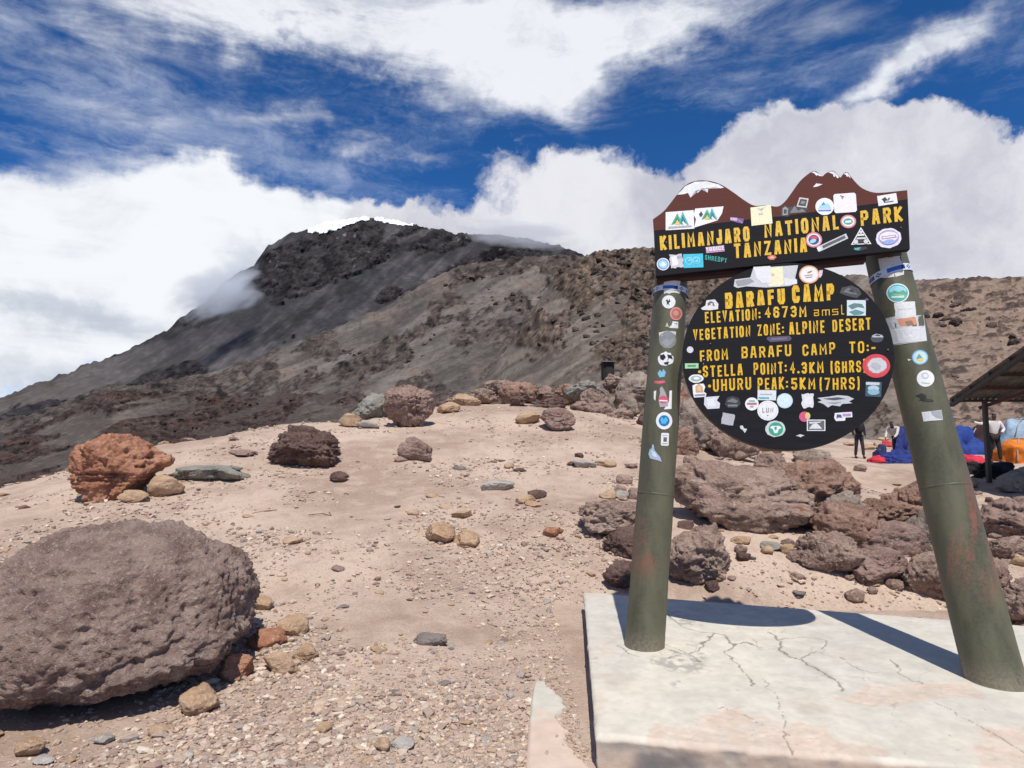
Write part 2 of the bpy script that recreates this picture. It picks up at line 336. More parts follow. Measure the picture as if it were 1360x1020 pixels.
# lowland all round, far below
mb = MB(); n = 96; vm = attr_mat('lowland_soil', 'none', .002, 5)
fl = bpy.data.materials.new('lowland_lava'); fl.use_nodes = True; T = NT(fl.node_tree)
g = T.new('ShaderNodeNewGeometry').outputs['Position']
T.set(T.n['Principled BSDF'].inputs['Base Color'], T.mix(T.noise(g, .004, 8, .6), (.06, .05, .045, 1), (.19, .16, .13, 1))); T.n['Principled BSDF'].inputs['Roughness'].default_value = .95
mb.add([(math.sin(2*math.pi*i/n)*15000, math.cos(2*math.pi*i/n)*15000, -16) for i in range(n)], [tuple(range(n))[::-1]], fl)
mb.link('lowland', kind='structure')
# ================================================================== HILLS
HG = {}
def hill(name, px_range, na, nt, sil, bot, r0, r1, fcol, disp, seed, pw=1.3, mat=None, back=.25, tone=1.0):
    pxs = np.linspace(px_range[0], px_range[1], na); azs = np.arctan((pxs-680)/F)
    def elev(lst):
        a = []; e = []
        for px, py in lst:
            d = ray(px, py); a.append(math.atan2(d[0], d[1])); e.append(d[2]/math.hypot(d[0], d[1]))
        return np.interp(azs, a, e)
    S = elev(sil); B = elev(bot)
    S = S+vnoise(np.stack([azs*90, azs*0, azs*0], 1), seed)*.0022+vnoise(np.stack([azs*300, azs*0, azs*0], 1), seed+3)*.0014
    t = np.linspace(0, 1, nt)
    ks = np.exp(-np.linspace(-2.5, 2.5, 61)**2); ks /= ks.sum(); Ss = np.convolve(np.pad(S, 30, 'edge'), ks, 'valid'); E = B[:, None]+(Ss-B)[:, None]*t[None]+(S-Ss)[:, None]*(t**9)[None]; Rr = (r0+(r1-r0)*t**pw)[None]*np.ones((na, 1))
    az_ = azs[:, None]*np.ones((1, nt))
    x = (Rr*np.sin(az_)).ravel(); y = (Rr*np.cos(az_)).ravel(); z = (Rr*E+1.6).ravel(); Rf = Rr.ravel(); E = E.ravel(); azf = az_.ravel(); tf = np.tile(t, na)
    u = azf*F; v = E*F                           # angular pixels: only for laying out rock bands on the slope
    c, dsp = fcol(u, v, tf, seed, np.stack([x, y, z], 1))
    c = c*tone*(1+.18*fbm(np.stack([u/5, v/4, u*0], 1), 3, seed+66))[:, None]  # tone darkens the far slopes: cloud shadow put into their colour
    fade = ss(0, .04, 1-tf)*.8+.2
    HG[name] = None
    k = dsp*Rf*disp*fade
    x = x-np.sin(azf)*k*1.5; y = y-np.cos(azf)*k*1.5; z = z+k*.28
    HG[name] = (x.reshape(na, nt), y.reshape(na, nt), z.reshape(na, nt), azf.reshape(na, nt), E.reshape(na, nt))
    # back face of the ridge
    xs = x.reshape(na, nt); ys = y.reshape(na, nt); zs = z.reshape(na, nt); cc = c.reshape(na, nt, 3)
    bx = [xs]; by = [ys]; bz = [zs]; bc = [cc]
    for q in (.02, .08, .3):
        bx.append(xs[:, -1:]*(1+q)); by.append(ys[:, -1:]*(1+q)); bz.append(zs[:, -1:]-r1*(q*back+q*q*2.2)); bc.append(cc[:, -1:])
    xs = np.concatenate(bx, 1); ys = np.concatenate(by, 1); zs = np.concatenate(bz, 1); cc = np.concatenate(bc, 1); m_ = xs.shape[1]
    i = np.arange(na-1)[:, None]*m_+np.arange(m_-1)[None, :]
    f = np.stack([i, i+m_, i+m_+1, i+1], -1).reshape(-1, 4)
    return link(name, mesh_np(name, np.stack([xs.ravel(), ys.ravel(), zs.ravel()], 1), f, [mat], cols={'Col': cc.reshape(-1, 3)}), kind='structure')
def UV(u, v, su, sv, sh=0, o=0):   # sheared coordinates: features run down to the left
    a = u-sh*v
    return np.stack([a/su, (v+.0*u)/sv, np.full_like(u, o)], 1)
def lerp(a, b, t): return a+(b-a)*t[:, None]
def fc_mountain(u, v, t, s, p):
    rot = math.radians(28); a = u*math.cos(rot)+v*math.sin(rot); b = -u*math.sin(rot)+v*math.cos(rot)  # a runs along the flank
    wv_ = fbm(np.stack([u/70, v/70, u*0], 1), 4, s+5)
    n = fbm(np.stack([a/70+wv_*.5, b/22+wv_*.8, u*0], 1), 6, s, .6)
    band = n+.32*ss(110, 230, v)+.10*ss(-350, -560, u)+.04
    scr = np.exp(-((v-155-(u+255)*.63)/30)**2)*ss(-400, -340, u)*ss(-120, -180, u)*.7+np.exp(-((v-102-(u+395)*.5)/13)**2)*ss(-520, -480, u)*ss(-300, -340, u)*.5+np.exp(-((v-36-(u+560)*.42)/14)**2)*.5
    gul = fbm(np.stack([(u*.63-v)/16+wv_, (u+v*.6)/120, u*0+7], 1), 4, s+83, .6)
    rock = ss(.0, .10, band-scr*.8+.28*gul+.10*fbm(np.stack([u/20, v/12, u*0+3], 1), 4, s+97, .6)+.12*fbm(np.stack([u/8, v/7, u*0], 1), 3, s+93))
    rg = fbm(np.stack([a/16, b/10, u*0+wv_], 1), 6, s+9, .62, True); rgl = fbm(np.stack([u/15, v/12, wv_], 1), 3, s+9, .45, True)
    w_ = fbm(np.stack([u/9, v/9, u*0], 1), 3, s+55)*1.0
    a1, e1, i1 = worley((u+v*.3)/9+w_, v/6+w_*.7, s); a2, e2, i2 = worley((u+v*.3)/(9*.42)+w_*2, v/(6*.42)+w_*1.4, s+3)
    crk = np.minimum(ss(0, .16, e1), .45+.55*ss(0, .2, e2)); blkc = (i1*.28+i2*.22+1)
    streak = fbm(np.stack([(u-v*.9)/5, (v+u*.4)/60, u*0], 1), 4, s+13)
    scree = lerp(np.array([[.052, .049, .053]]), np.array([[.140, .130, .132]]), ss(-.5, .6, streak*.45+wv_*.9+.5*fbm(np.stack([u/14, v/14, u*0], 1), 4, s+71)))
    tan = np.exp(-((u+640)/190)**2-((v-22-(u+640)*.2)/45)**2)
    scree = lerp(scree, np.array([[.15, .125, .112]]), np.clip(tan, 0, 1))
    rk = lerp(np.array([[.016, .014, .017]]), np.array([[.060, .052, .055]]), ss(-.2, .5, rg))
    rk = lerp(rk, np.array([[.11, .10, .07]]), ss(.45, .8, n+.3)*ss(250, 280, v)*.6)
    rk = rk*(blkc*(.35+.65*crk))[:, None]; scree = scree*(1-.35*ss(.05, .4, -gul))[:, None]; c = lerp(scree, rk, rock)
    # bright flecks of ice / bare rock
    fl_ = ss(.60, .72, fbm(np.stack([u/2.6, v/4.0, u*0], 1), 2, s+31))*ss(160, 260, v)*ss(.3, .6, n+.4)
    c = lerp(c, np.array([[.42, .42, .43]]), fl_*.6)
    return c, rock*(rgl*.4+.45+i1*.25+i2*.12-.25*(1-crk))+wv_*.5+.05*streak
def fc_tan(u, v, t, s, p):
    wv_ = fbm(np.stack([u/55, v/55, u*0], 1), 4, s+5)
    sh = .95
    a = (u-sh*v); st_ = fbm(np.stack([(u*.55-v)/9+wv_, (u+v*.55)/110, u*0], 1), 5, s+2, .6)
    n = fbm(np.stack([(u+v*.5)/46+wv_*.6, (u*.5-v)/22, u*0], 1), 6, s, .6)
    rg = fbm(np.stack([u/12, v/9, wv_], 1), 6, s+9, .65, True); rgl = fbm(np.stack([u/13, v/10, wv_], 1), 3, s+9, .45, True)
    w_ = fbm(np.stack([u/9, v/9, u*0], 1), 3, s+55)*1.0
    a1, e1, i1 = worley((u+v*.3)/9+w_, v/6+w_*.7, s); a2, e2, i2 = worley((u+v*.3)/(9*.42)+w_*2, v/(6*.42)+w_*1.4, s+3)
    crk = np.minimum(ss(0, .16, e1), .45+.55*ss(0, .2, e2)); blkc = (i1*.28+i2*.22+1)
    low = ss(95, 20, v+.12*(u+200))*ss(-60, -260, u)
    chute = fbm(np.stack([(u*.75-v)/30+wv_*.8, (u+v*.75)/160, u*0+2], 1), 4, s+91)
    rock = ss(.03, .08, n+.38*low+.10*ss(150, 220, v)*ss(-300, 0, u)-.35*np.maximum(chute, 0)+.12*fbm(np.stack([u/7, v/6, u*0], 1), 3, s+93))
    rd_ = ss(-.06, .38, n+.38*low+.10*ss(150, 220, v)*ss(-300, 0, u)-.35*np.maximum(chute, 0))
    tan = lerp(np.array([[.095, .082, .072]]), np.array([[.185, .158, .137]]), ss(-.45, .5, st_+wv_*.4))
    pk = ss(.2, .5, fbm(np.stack([u/40, v/25, u*0+4], 1), 4, s+77)); tan = lerp(tan, np.array([[.22, .16, .13]]), pk*.5)
    speck = ss(.35, .6, fbm(np.stack([u/3.5, v/2.6, u*0], 1), 3, s+41)); tan = lerp(tan, np.array([[.07, .058, .05]]), speck*.75)
    rk = lerp(np.array([[.022, .018, .018]]), np.array([[.115, .090, .076]]), ss(-.3, .5, rg))*(blkc*(.35+.65*crk))[:, None]
    return lerp(tan, rk, rock), rd_*(rgl*.55+.45+i1*.22+i2*.12-.15*(1-crk))+wv_*.35+st_*.10+speck*.15
def fc_ridge(u, v, t, s, p):
    wv_ = fbm(np.stack([u/45, v/45, u*0], 1), 4, s+5)
    st_ = fbm(np.stack([(u*.62-v)/6.5+wv_*1.1, (u+v*.62)/85, u*0], 1), 5, s+2, .6)
    n = fbm(np.stack([u/30+wv_*.7, v/26+wv_*.3, u*0], 1), 6, s, .6)
    rg = fbm(np.stack([u/11, v/8, wv_], 1), 6, s+9, .65, True); rgl = fbm(np.stack([u/13, v/10, wv_], 1), 3, s+9, .45, True)
    w_ = fbm(np.stack([u/9, v/9, u*0], 1), 3, s+55)*1.0
    a1, e1, i1 = worley((u+v*.3)/10+w_, v/8+w_*.7, s); a2, e2, i2 = worley((u+v*.3)/(10*.42)+w_*2, v/(8*.42)+w_*1.4, s+3)
    crk = np.minimum(ss(0, .16, e1), .45+.55*ss(0, .2, e2)); blkc = (i1*.28+i2*.22+1)
    right = ss(430, 520, u)
    top = ss(120, 205, v)*ss(10, 80, u)*ss(520, 300, u)
    out1 = np.exp(-((u-150)/42)**2-((v-105)/48)**2)*.5      # outcrop above the dark hut
    out2 = np.exp(-((u-215)/40)**2-((v-180)/50)**2)*.55
    out3 = np.exp(-((u-30)/70)**2-((v-140)/22)**2)*.35
    chute = fbm(np.stack([(u*.7-v)/24+wv_*.9, (u+v*.7)/140, u*0+2], 1), 4, s+91)
    rock = ss(.12, .18, n*.85+.52*top+out1+out2+out3-.30*right-.55*np.maximum(chute, 0)+.14*fbm(np.stack([u/7, v/6, u*0], 1), 3, s+93))
    rd_ = ss(-.06, .5, n*.8+.40*top+out1+out2+out3-.30*right-.6*np.maximum(chute, 0))
    tan = lerp(np.array([[.115, .093, .078]]), np.array([[.235, .19, .155]]), ss(-.45, .5, st_+wv_*.4))
    # right hand hillside: low horizontal ledges
    led = fbm(np.stack([u/15+wv_*1.5, v/4.2+u/70+wv_*1.6, u*0], 1), 5, s+21, .6)
    lt = lerp(np.array([[.27, .190, .145]]), np.array([[.075, .054, .045]]), ss(.05, .22, led+.25*ss(150, 200, v)+.25*i1+.15*i2)*(.5+.5*crk)+.0*led)
    tan = lerp(tan, lt, right)
    speck = ss(.35, .6, fbm(np.stack([u/3.2, v/2.4, u*0], 1), 3, s+41)); tan = lerp(tan, np.array([[.09, .065, .055]]), speck*.7)
    rk = lerp(np.array([[.022, .016, .014]]), np.array([[.16, .115, .088]]), ss(-.3, .5, rg))*(blkc*(.22+.78*crk)*1.1)[:, None]
    return lerp(tan, rk, rock), rd_*(rgl*.6+.65+i1*.26+i2*.13-.15*(1-crk))+wv_*.45+st_*.12+right*(ss(.0, .4, led)*.3+i1*.22+i2*.12)+speck*.18
def fc_lava(u, v, t, s, p):
    wv_ = fbm(np.stack([u/50, v/30, u*0], 1), 4, s+5)
    n = fbm(np.stack([(u+v*.4)/55+wv_, (u*.35-v)/11+wv_*.8, u*0], 1), 6, s, .62)
    rg = fbm(np.stack([u/9, v/5, wv_], 1), 6, s+9, .68, True); rgl = fbm(np.stack([u/11, v/7, wv_], 1), 3, s+9, .45, True)
    w_ = fbm(np.stack([u/9, v/9, u*0], 1), 3, s+55)*1.0
    a1, e1, i1 = worley((u+v*.3)/8+w_, v/4+w_*.7, s); a2, e2, i2 = worley((u+v*.3)/(8*.42)+w_*2, v/(4*.42)+w_*1.4, s+3)
    crk = np.minimum(ss(0, .16, e1), .45+.55*ss(0, .2, e2)); blkc = (i1*.28+i2*.22+1)
    rock = ss(-.18, .02, n)
    tan = lerp(np.array([[.075, .06, .052]]), np.array([[.15, .125, .105]]), ss(-.4, .5, wv_+n))
    rk = lerp(np.array([[.016, .012, .012]]), np.array([[.080, .056, .047]]), ss(-.25, .55, rg))
    rk = rk*(blkc*(.4+.6*crk))[:, None]; rk = lerp(rk, np.array([[.09, .04, .03]]), ss(.3, .5, fbm(np.stack([u/30, v/5, u*0], 1), 4, s+61))*.6)
    return lerp(tan, rk, rock), rock*(rgl*.45+.4+i1*.35+i2*.2-.3*(1-crk))+wv_*.5
HM1 = attr_mat('mountain_rock', 'Col', .012, 14, .2, bump=.6); HM2 = attr_mat('slope_rock', 'Col', .07, 2.2, .22, bump=.55); HM3 = attr_mat('ridge_rock', 'Col', .45, .4, .22, bump=.6); HM4 = attr_mat('lava_rock', 'Col', .45, .4, .3, bump=.7)
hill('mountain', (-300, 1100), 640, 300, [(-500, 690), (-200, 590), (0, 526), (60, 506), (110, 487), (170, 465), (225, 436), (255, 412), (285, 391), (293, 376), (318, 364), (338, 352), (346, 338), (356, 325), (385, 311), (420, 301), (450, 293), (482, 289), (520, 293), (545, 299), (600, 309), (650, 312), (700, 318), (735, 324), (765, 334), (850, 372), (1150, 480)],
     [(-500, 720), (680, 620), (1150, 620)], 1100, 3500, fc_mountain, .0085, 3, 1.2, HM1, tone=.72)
hill('mountain_slope', (-300, 1000), 560, 230, [(-500, 690), (-200, 620), (0, 560), (90, 535), (130, 515), (200, 508), (262, 498), (330, 480), (400, 452), (470, 425), (520, 402), (565, 374), (620, 350), (680, 342), (765, 338), (830, 345), (900, 370), (1100, 470)],
     [(-500, 740), (0, 680), (680, 620), (1100, 620)], 260, 900, fc_tan, .0075, 21, 1.3, HM2, tone=.85)
hill('lava_flow', (-300, 760), 480, 190, [(-500, 640), (-150, 590), (0, 578), (60, 562), (120, 530), (150, 520), (250, 522), (330, 528), (400, 522), (450, 524), (500, 532), (560, 550), (620, 590), (760, 650)],
     [(-500, 760), (680, 700), (760, 700)], 60, 250, fc_lava, .008, 51, 1.3, HM4, tone=.9)
hill('ridge', (480, 1900), 740, 290, [(480, 640), (540, 585), (590, 545), (640, 505), (675, 460), (705, 415), (735, 372), (765, 346), (790, 335), (830, 331), (860, 329), (900, 333), (1000, 348), (1100, 362), (1210, 371), (1290, 369), (1360, 366), (1600, 350), (2100, 330)],
     [(480, 700), (760, 640), (1050, 660), (2100, 690)], 50, 330, fc_ridge, .0095, 71, 1.4, HM3, tone=.88)
# summit ice
snow = flat((.86, .88, .92), .6, var=.05, scale=.01)
def to_px(x, y, z):
    d1 = y*math.cos(PITCH)+(z-1.6)*math.sin(PITCH); d2 = -y*math.sin(PITCH)+(z-1.6)*math.cos(PITCH); return 680+F*x/d1, 510-F*d2/d1
def ice(pts, name, lab, seed, k=1.0):
    """an ice sheet lying on the summit slope: follows the mountain's own surface, its lower edge broken"""
    x, y, z, az0, e0 = HG['mountain']; px, py = to_px(np.sin(az0), np.cos(az0), e0+1.6); na, nt = x.shape
    xs = [p[0] for p in pts]; lo = np.interp(px, xs, [p[1]+p[2] for p in pts]); nz = fbm(np.stack([px.ravel()/5, py.ravel()/3, px.ravel()*0], 1), 3, seed).reshape(px.shape)
    m = (px > xs[0]) & (px < xs[-1]) & (py < lo+nz*2+2.5) & (np.arange(nt)[None] > nt*.55); vid = -np.ones((na, nt), int); vid[m] = np.arange(m.sum())
    q = (m[:-1, :-1] & m[1:, :-1] & m[1:, 1:] & m[:-1, 1:]); ii, jj = np.where(q)
    f = np.stack([vid[ii, jj], vid[ii+1, jj], vid[ii+1, jj+1], vid[ii, jj+1]], 1)
    v = np.stack([x[m], y[m]-5*k, z[m]+2.2*k], 1)
    o = link(name, mesh_np(name, v, f, [snow]), label=lab, cat='glacier'); s = o.modifiers.new('thickness', 'SOLIDIFY'); s.thickness = 3; s.offset = 0; return o
ice([(408, 302, 7), (425, 296, 14), (440, 291.5, 16), (458, 288, 14), (475, 286, 9), (492, 286.5, 6)], 'glacier', 'long white glacier on the left side of the dark summit', 5)
ice([(496, 288, 3.5), (504, 288.5, 4.5), (515, 291, 5), (528, 291.5, 7), (540, 293.5, 6.5), (549, 297, 3)], 'glacier', 'smaller white ice field just right of the summit glacier', 9)
# ================================================================== ROCKS
_ico = {}
def on_slab(x, y, m=.05): return .45-m < x < 4.6 and 2.35-m < y < 5.6
def ico(sub):
    if sub not in _ico:
        bm = bmesh.new(); bmesh.ops.create_icosphere(bm, subdivisions=sub, radius=1)
        _ico[sub] = (np.array([v.co[:] for v in bm.verts]), np.array([[v.index for v in f.verts] for f in bm.faces])); bm.free()
    return _ico[sub]
def rock_mesh(seed, dims, kind, sub=5, cuts=15, rough=1.0, cutd=(.52, .86), flat_top=0.0, under=0.0, pits=0.0, squash=0.0):
    v, f = ico(sub); v = v.copy(); rg = np.random.RandomState(seed)
    for k in range(cuts):
        n = rg.normal(size=3); n /= np.linalg.norm(n); d = rg.uniform(*cutd)
        v -= np.maximum(0, v@n-d)[:, None]*n[None]*.92
    nrm = v/np.linalg.norm(v, axis=1)[:, None]
    if squash: v = np.stack([v[:, 0], v[:, 1], np.where(v[:, 2] < 0, v[:, 2]*squash, v[:, 2])], 1)
    asp = np.array(dims)/max(dims); q = v*asp; big = max(dims)
    o = rg.uniform(0, 50, 3)
    d = fbm(q*1.6+o, 4, seed)*.17+fbm(q*4.2+o, 4, seed+5, .6, True)*.075*rough
    if sub >= 5: d += fbm(q*13+o, 3, seed+11, .6, True)*.028*rough
    if sub >= 6: d += fbm(q*38+o, 2, seed+15, .6)*.009*rough
    if pits: d += (fbm(q*17+o, 3, seed+21, .6, True)-.2)*.028*pits+fbm(q*34+o, 2, seed+22, .6)*.014*pits
    cl = fbm(np.stack([q[:, 0]*1.2, q[:, 1]*1.2, q[:, 2]*3.5], 1)+o, 3, seed+8, .6, True); d -= ss(.45, .8, cl)*.10*rough
    v = v+nrm*d[:, None]
    for k in range(cuts//3 if 3 < sub < 7 else 0):
        n = rg.normal(size=3); n /= np.linalg.norm(n); pr_ = v@n; d = np.quantile(pr_, rg.uniform(.86, .95)); v -= (np.maximum(0, pr_-d)*.72)[:, None]*n[None]
    if 4 < sub < 7:
        q = v*asp; g1 = fbm(q*7+o, 4, seed+31, .6, True); g2 = fbm(q*np.array([9, 9, 22])+o, 3, seed+35, .6)
        v = v+nrm*((g1-.1)*.050*rough+g2*.022*rough-ss(.35, .7, fbm(q*3.1+o, 3, seed+41, .6, True))*.07*rough)[:, None]
    if flat_top: v[:, 2] = np.where(v[:, 2] > flat_top, flat_top+(v[:, 2]-flat_top)*.25, v[:, 2])
    if under:    # undercut below the widest level
        k = ss(-.15, -.8, v[:, 2])*under; v[:, 0] *= 1-k; v[:, 1] *= 1-k
    mn, mx = v.min(0), v.max(0); v = (v-(mn+mx)/2)/(mx-mn)
    v = v*np.array(dims)
    return mesh_np('rock', v, f, [RM[kind]])
def rock(x0, x1, y0, y1, kind, label, seed, sub=5, dr=.8, name='rock', cat='rock', group=None, hmin=.3, Yf=None, rot=0, sink=.1, hs=1, **k):
    """x0..x1, y0..y1: extent in the photograph; it stands on the ground at its foot"""
    b = hit((x0+x1)/2, y1) if Yf is None else P((x0+x1)/2, y1, Yf)
    Yd = b[1]; w_ = (x1-x0)/F*Yd; dep = w_*dr; Yc = Yd+dep*.42; w_ = (x1-x0)/F*Yc
    dist = math.hypot(Yc, 1.6-b[2]); sn = max(0, (1.6-b[2])/dist)
    h = max(((y1-y0)/F*Yc-dep*sn*.55), w_*hmin)*hs
    x = (((x0+x1)/2-680)/F)*Yc
    me = rock_mesh(seed, (w_, dep, h), kind, sub, **k)
    me.name = name
    o = link(name, me, None, label, cat, group)
    z = (gz(x, Yc)*.5+gz(x, Yd)*.5) if Yf is None else b[2]
    o.location = (x, Yc, z+h*(.5-sink)); o.rotation_euler = (0, 0, rot)
    return o
# hero boulder, lifted on its own undercut
hb = rock_mesh(14, (1.86, 1.85, 1.04), 'boulder', 7, cuts=6, rough=.5, cutd=(.86, .97), under=.0, pits=1.3, squash=.5)
hb.name = 'boulder'; ho = link('boulder', hb, None, 'huge rounded pitted brown boulder in the left foreground', 'boulder')
ho.location = (-2.72, 4.36, .50); ho.rotation_euler = (R(7), R(-2), R(8))
rock(92, 226, 568, 670, 'red', 'craggy orange red rock rising above the big rounded boulder', 23, 6, .7, cuts=14, rough=1.15)
rock(204, 249, 629, 662, 'ochre', 'rounded ochre stone leaning on the right foot of the orange red rock', 24, 4, name='stone')
rock(168, 206, 650, 668, 'ochre', 'low ochre stone tucked in front of the orange red rock', 25, 4, name='stone', hmin=.2)
rock(236, 336, 611, 642, 'greygreen', 'flat grey rock slab sunk in the dust right of the orange red rock', 26, 5, .9, hmin=.08, sink=.4, flat_top=.3)
rock(357, 454, 560, 624, 'brown', 'dark brown jagged lava rock in front of the plateau edge', 27, 6, .7, cuts=14, rough=1.15)
rock(439, 466, 626, 642, 'brown', 'small dark stone to the lower right of the jagged brown lava rock', 28, 4, name='stone')
rock(510, 578, 505, 570, 'mauve', 'rounded reddish brown boulder on the plateau edge', 29, 6, .85, name='boulder', cat='boulder', cuts=7)
rock(468, 530, 517, 556, 'greygreen', 'pale grey green boulder half hidden behind the reddish rounded boulder', 30, 5, name='boulder', cat='boulder', Yf=15.2)
rock(448, 482, 548, 568, 'ochre', 'ochre stone below the pale grey green boulder', 31, 4, name='stone')
rock(476, 506, 559, 570, 'grey', 'flat whitish stone left of the reddish rounded boulder', 32, 4, name='stone', hmin=.15)
rock(529, 575, 578, 614, 'mauve', 'small angular reddish rock standing below the rounded boulder', 33, 5, .6, cuts=16, cutd=(.5, .8))
rock(580, 612, 533, 550, 'ochre', 'low ochre stones mound right of the rounded boulder on the plateau edge', 34, 4, name='stone')
rock(716, 764, 540, 574, 'mauve', 'round reddish boulder standing alone in front of the crest boulders', 35, 6, .9, name='boulder', cat='boulder', cuts=5, rough=.7)
rock(684, 718, 545, 564, 'ochre', 'ochre rock patch left of the lone round boulder', 36, 4, name='stone')
crest = [(622, 662, 512, 534, 'pile', 'brown rock at the left end of the boulder crest', 17.6), (640, 690, 500, 528, 'pile', 'craggy brown rock second from the left on the crest', 18.0),
 (660, 716, 503, 538, 'rust', 'large brown crest boulder left of centre above the dusty ground', 17.6), (706, 738, 508, 530, 'mauve', 'smooth brown rock between two crest boulders', 18.2),
 (703, 755, 522, 544, 'brown', 'long dark shaded rock behind the lone round boulder', 16.9), (748, 804, 500, 533, 'greygreen', 'grey blocky boulder below the dark hut', 18.2),
 (757, 790, 530, 550, 'mauve', 'rounded mauve rock right of the lone round boulder', 17), (775, 815, 530, 557, 'mauve', 'tan brown boulder in the crest row right of the grey blocky one', 16.6),
 (802, 845, 538, 566, 'pile', 'dark boulder left of the near sign post on the crest', 16.2), (812, 872, 485, 552, 'ash', 'tall craggy rock stack behind the near sign post', 18.5),
 (800, 832, 492, 520, 'pile', 'broken rock just right of the dark hut', 19), (842, 884, 540, 572, 'brown', 'dark rock partly hidden by the near sign post', 15.6),
 (895, 960, 520, 600, 'ash', 'tall brown rock behind the lower left rim of the round board', 13.5), (940, 1010, 548, 608, 'pile_red', 'reddish craggy rock showing below the round board', 12.8),
 (1000, 1060, 560, 602, 'pile', 'brown rock under the bottom of the round board', 13.5), (600, 640, 520, 540, 'ochre', 'pale ochre outcrop at the left foot of the crest boulders', 17.2),
 (735, 775, 505, 535, 'rust', 'rusty boulder wedged in the crest below the hut', 18.6), (770, 812, 512, 542, 'pile', 'brown crest boulder behind the tan brown one', 17.8), (590, 625, 522, 538, 'pile', 'low dark rock at the far left of the crest', 18.0), (818, 850, 520, 556, 'ash', 'ashen rock leaning on the craggy stack', 17.2), (676, 704, 522, 540, 'brown', 'small dark rock in front of the large crest boulder', 17.0),
 (855, 915, 500, 560, 'rust', 'rugged brown rock between the near post and the round board', 17.0)]
for i, (a, b, c, d, kd, lb, Y_) in enumerate(crest): rock(a, b, c, d, kd, lb, 200+i*3, 5, .8, Yf=Y_, rough=1.2, sink=.1, name='boulder' if b-a > 45 else 'rock', cat='boulder' if b-a > 45 else 'rock')
pile = [(768, 872, 661, 718, 'pile', 'broad flat topped grey brown rock left of the near sign post', .8, .3),
 (800, 872, 700, 745, 'brown', 'dark knobbly rock under the flat topped one beside the near post', .7, 0),
 (870, 962, 688, 788, 'pile', 'big lava boulder right behind the foot of the near sign post', .8, .2),
 (893, 1070, 598, 708, 'pile_red', 'long flat lava rock with rust stains below the round board', .55, -.15),
 (1018, 1140, 600, 690, 'rust', 'large craggy rock at the top of the lava pile between the posts', .8, .1),
 (1066, 1150, 640, 716, 'ash', 'steep ribbed lava rock in the middle of the pile between the posts', .8, .3),
 (1044, 1130, 700, 768, 'pile', 'brown block at the front left of the pile between the posts', .8, -.2),
 (1120, 1198, 722, 780, 'mauve', 'smooth reddish rock in the front row of the pile between the posts', .7, 0),
 (1186, 1262, 726, 806, 'pile_red', 'rounded lava rock with orange stain just left of the far sign post', .8, .2),
 (1138, 1222, 655, 716, 'rust', 'wedge shaped rock in the second row left of the far sign post', .8, 0),
 (1172, 1256, 622, 692, 'rust', 'dark craggy rock behind the far sign post below the blue tent', .8, .2),
 (1205, 1262, 690, 735, 'ochre', 'tan rock partly hidden by the far sign post', .8, .2),
 (1290, 1400, 648, 722, 'mauve', 'long rounded slab at the right edge beyond the far sign post', .8, -.1),
 (1322, 1410, 614, 660, 'greygreen', 'grey rounded boulder at the right edge in front of the orange tent', .8, 0),
 (1312, 1420, 752, 846, 'pile_red', 'low reddish lava rock behind the far corner of the concrete slab', .8, 0),
 (800, 848, 742, 790, 'brown', 'small dark crumbly rock beside the back corner of the concrete slab', .8, .4),
 (1108, 1136, 700, 716, 'brown', 'small round stone wedged between the rows of the pile', .8, 0),
 (1150, 1182, 714, 730, 'brown', 'small dark stone wedged behind the reddish front rock', .8, 0)]
for i, (a, b, c, d, kd, lb, dr, rt) in enumerate(pile):
    e_ = (b-a)*.03; a -= e_; b += e_; c -= e_
    rock(a, b, c, d, kd, lb, 301+i*7, 6 if b-a > 60 else 5, dr, rough=1.1 , rot=rt, sink=.2, name='boulder' if b-a > 75 else 'rock', cat='boulder' if b-a > 75 else 'rock')
MARKS = [((170, 830), 'the huge rounded boulder'), ((730, 950), 'the concrete strip'), ((1000, 850), 'the concrete slab'), ((160, 620), 'the craggy orange red rock'), ((405, 595), 'the jagged brown lava rock'), ((543, 545), 'the boulder on the plateau edge'), ((576, 846), 'the lone dark slab in the gravel'), ((1060, 690), 'the lava rocks between the posts'), ((815, 700), 'the flat topped rock by the near post'), ((600, 700), 'the rounded ochre stone'), ((658, 645), 'the pale grey flat stone'), ((740, 560), 'the lone round boulder'), ((530, 990), 'the bottom edge left of the strip'), ((300, 700), 'the dry twigs'), ((400, 850), 'the tan stones right of the huge boulder'), ((1300, 700), 'the long slab at the right edge'), ((280, 630), 'the flat grey rock slab'), ((800, 615), 'the propped slab cluster'), ((450, 760), 'the middle of the dusty foreground'), ((690, 790), 'the gravel left of the slab corner')]
def near(px, py): return min(MARKS, key=lambda m: math.hypot(m[0][0]-px, (m[0][1]-py)*1.3))[1]
PCOL = ['tan', 'pale grey', 'tan', 'reddish', 'tan', 'dark grey', 'pale grey', 'tan', 'reddish', 'tan']
fill_ = [(1075, 1165, 655, 728, 'rust', 'lava block filling the middle of the pile between the posts'), (1128, 1212, 684, 742, 'mauve', 'angular lava block behind the smooth reddish front rock'), (1196, 1268, 655, 738, 'ash', 'tall lava block touching the left side of the far sign post'),
 (1012, 1072, 650, 702, 'brown', 'rough block at the right end of the long flat lava rock'), (1240, 1300, 700, 760, 'mauve', 'broken mauve rock low behind the far sign post'), (1275, 1330, 735, 790, 'pile', 'dark lava rock right behind the far sign post foot'), (1300, 1352, 705, 752, 'pile', 'small lava block under the long rounded slab at the right edge'),
 (1000, 1048, 592, 626, 'pile', 'rock in the gap under the lower rim of the round board'), (880, 925, 560, 604, 'rust', 'brown rock just right of the near sign post below the board'), (1050, 1105, 588, 622, 'ash', 'craggy rock crowning the pile below the round board'), (840, 884, 706, 752, 'brown', 'dark lava rock directly behind the near sign post')]
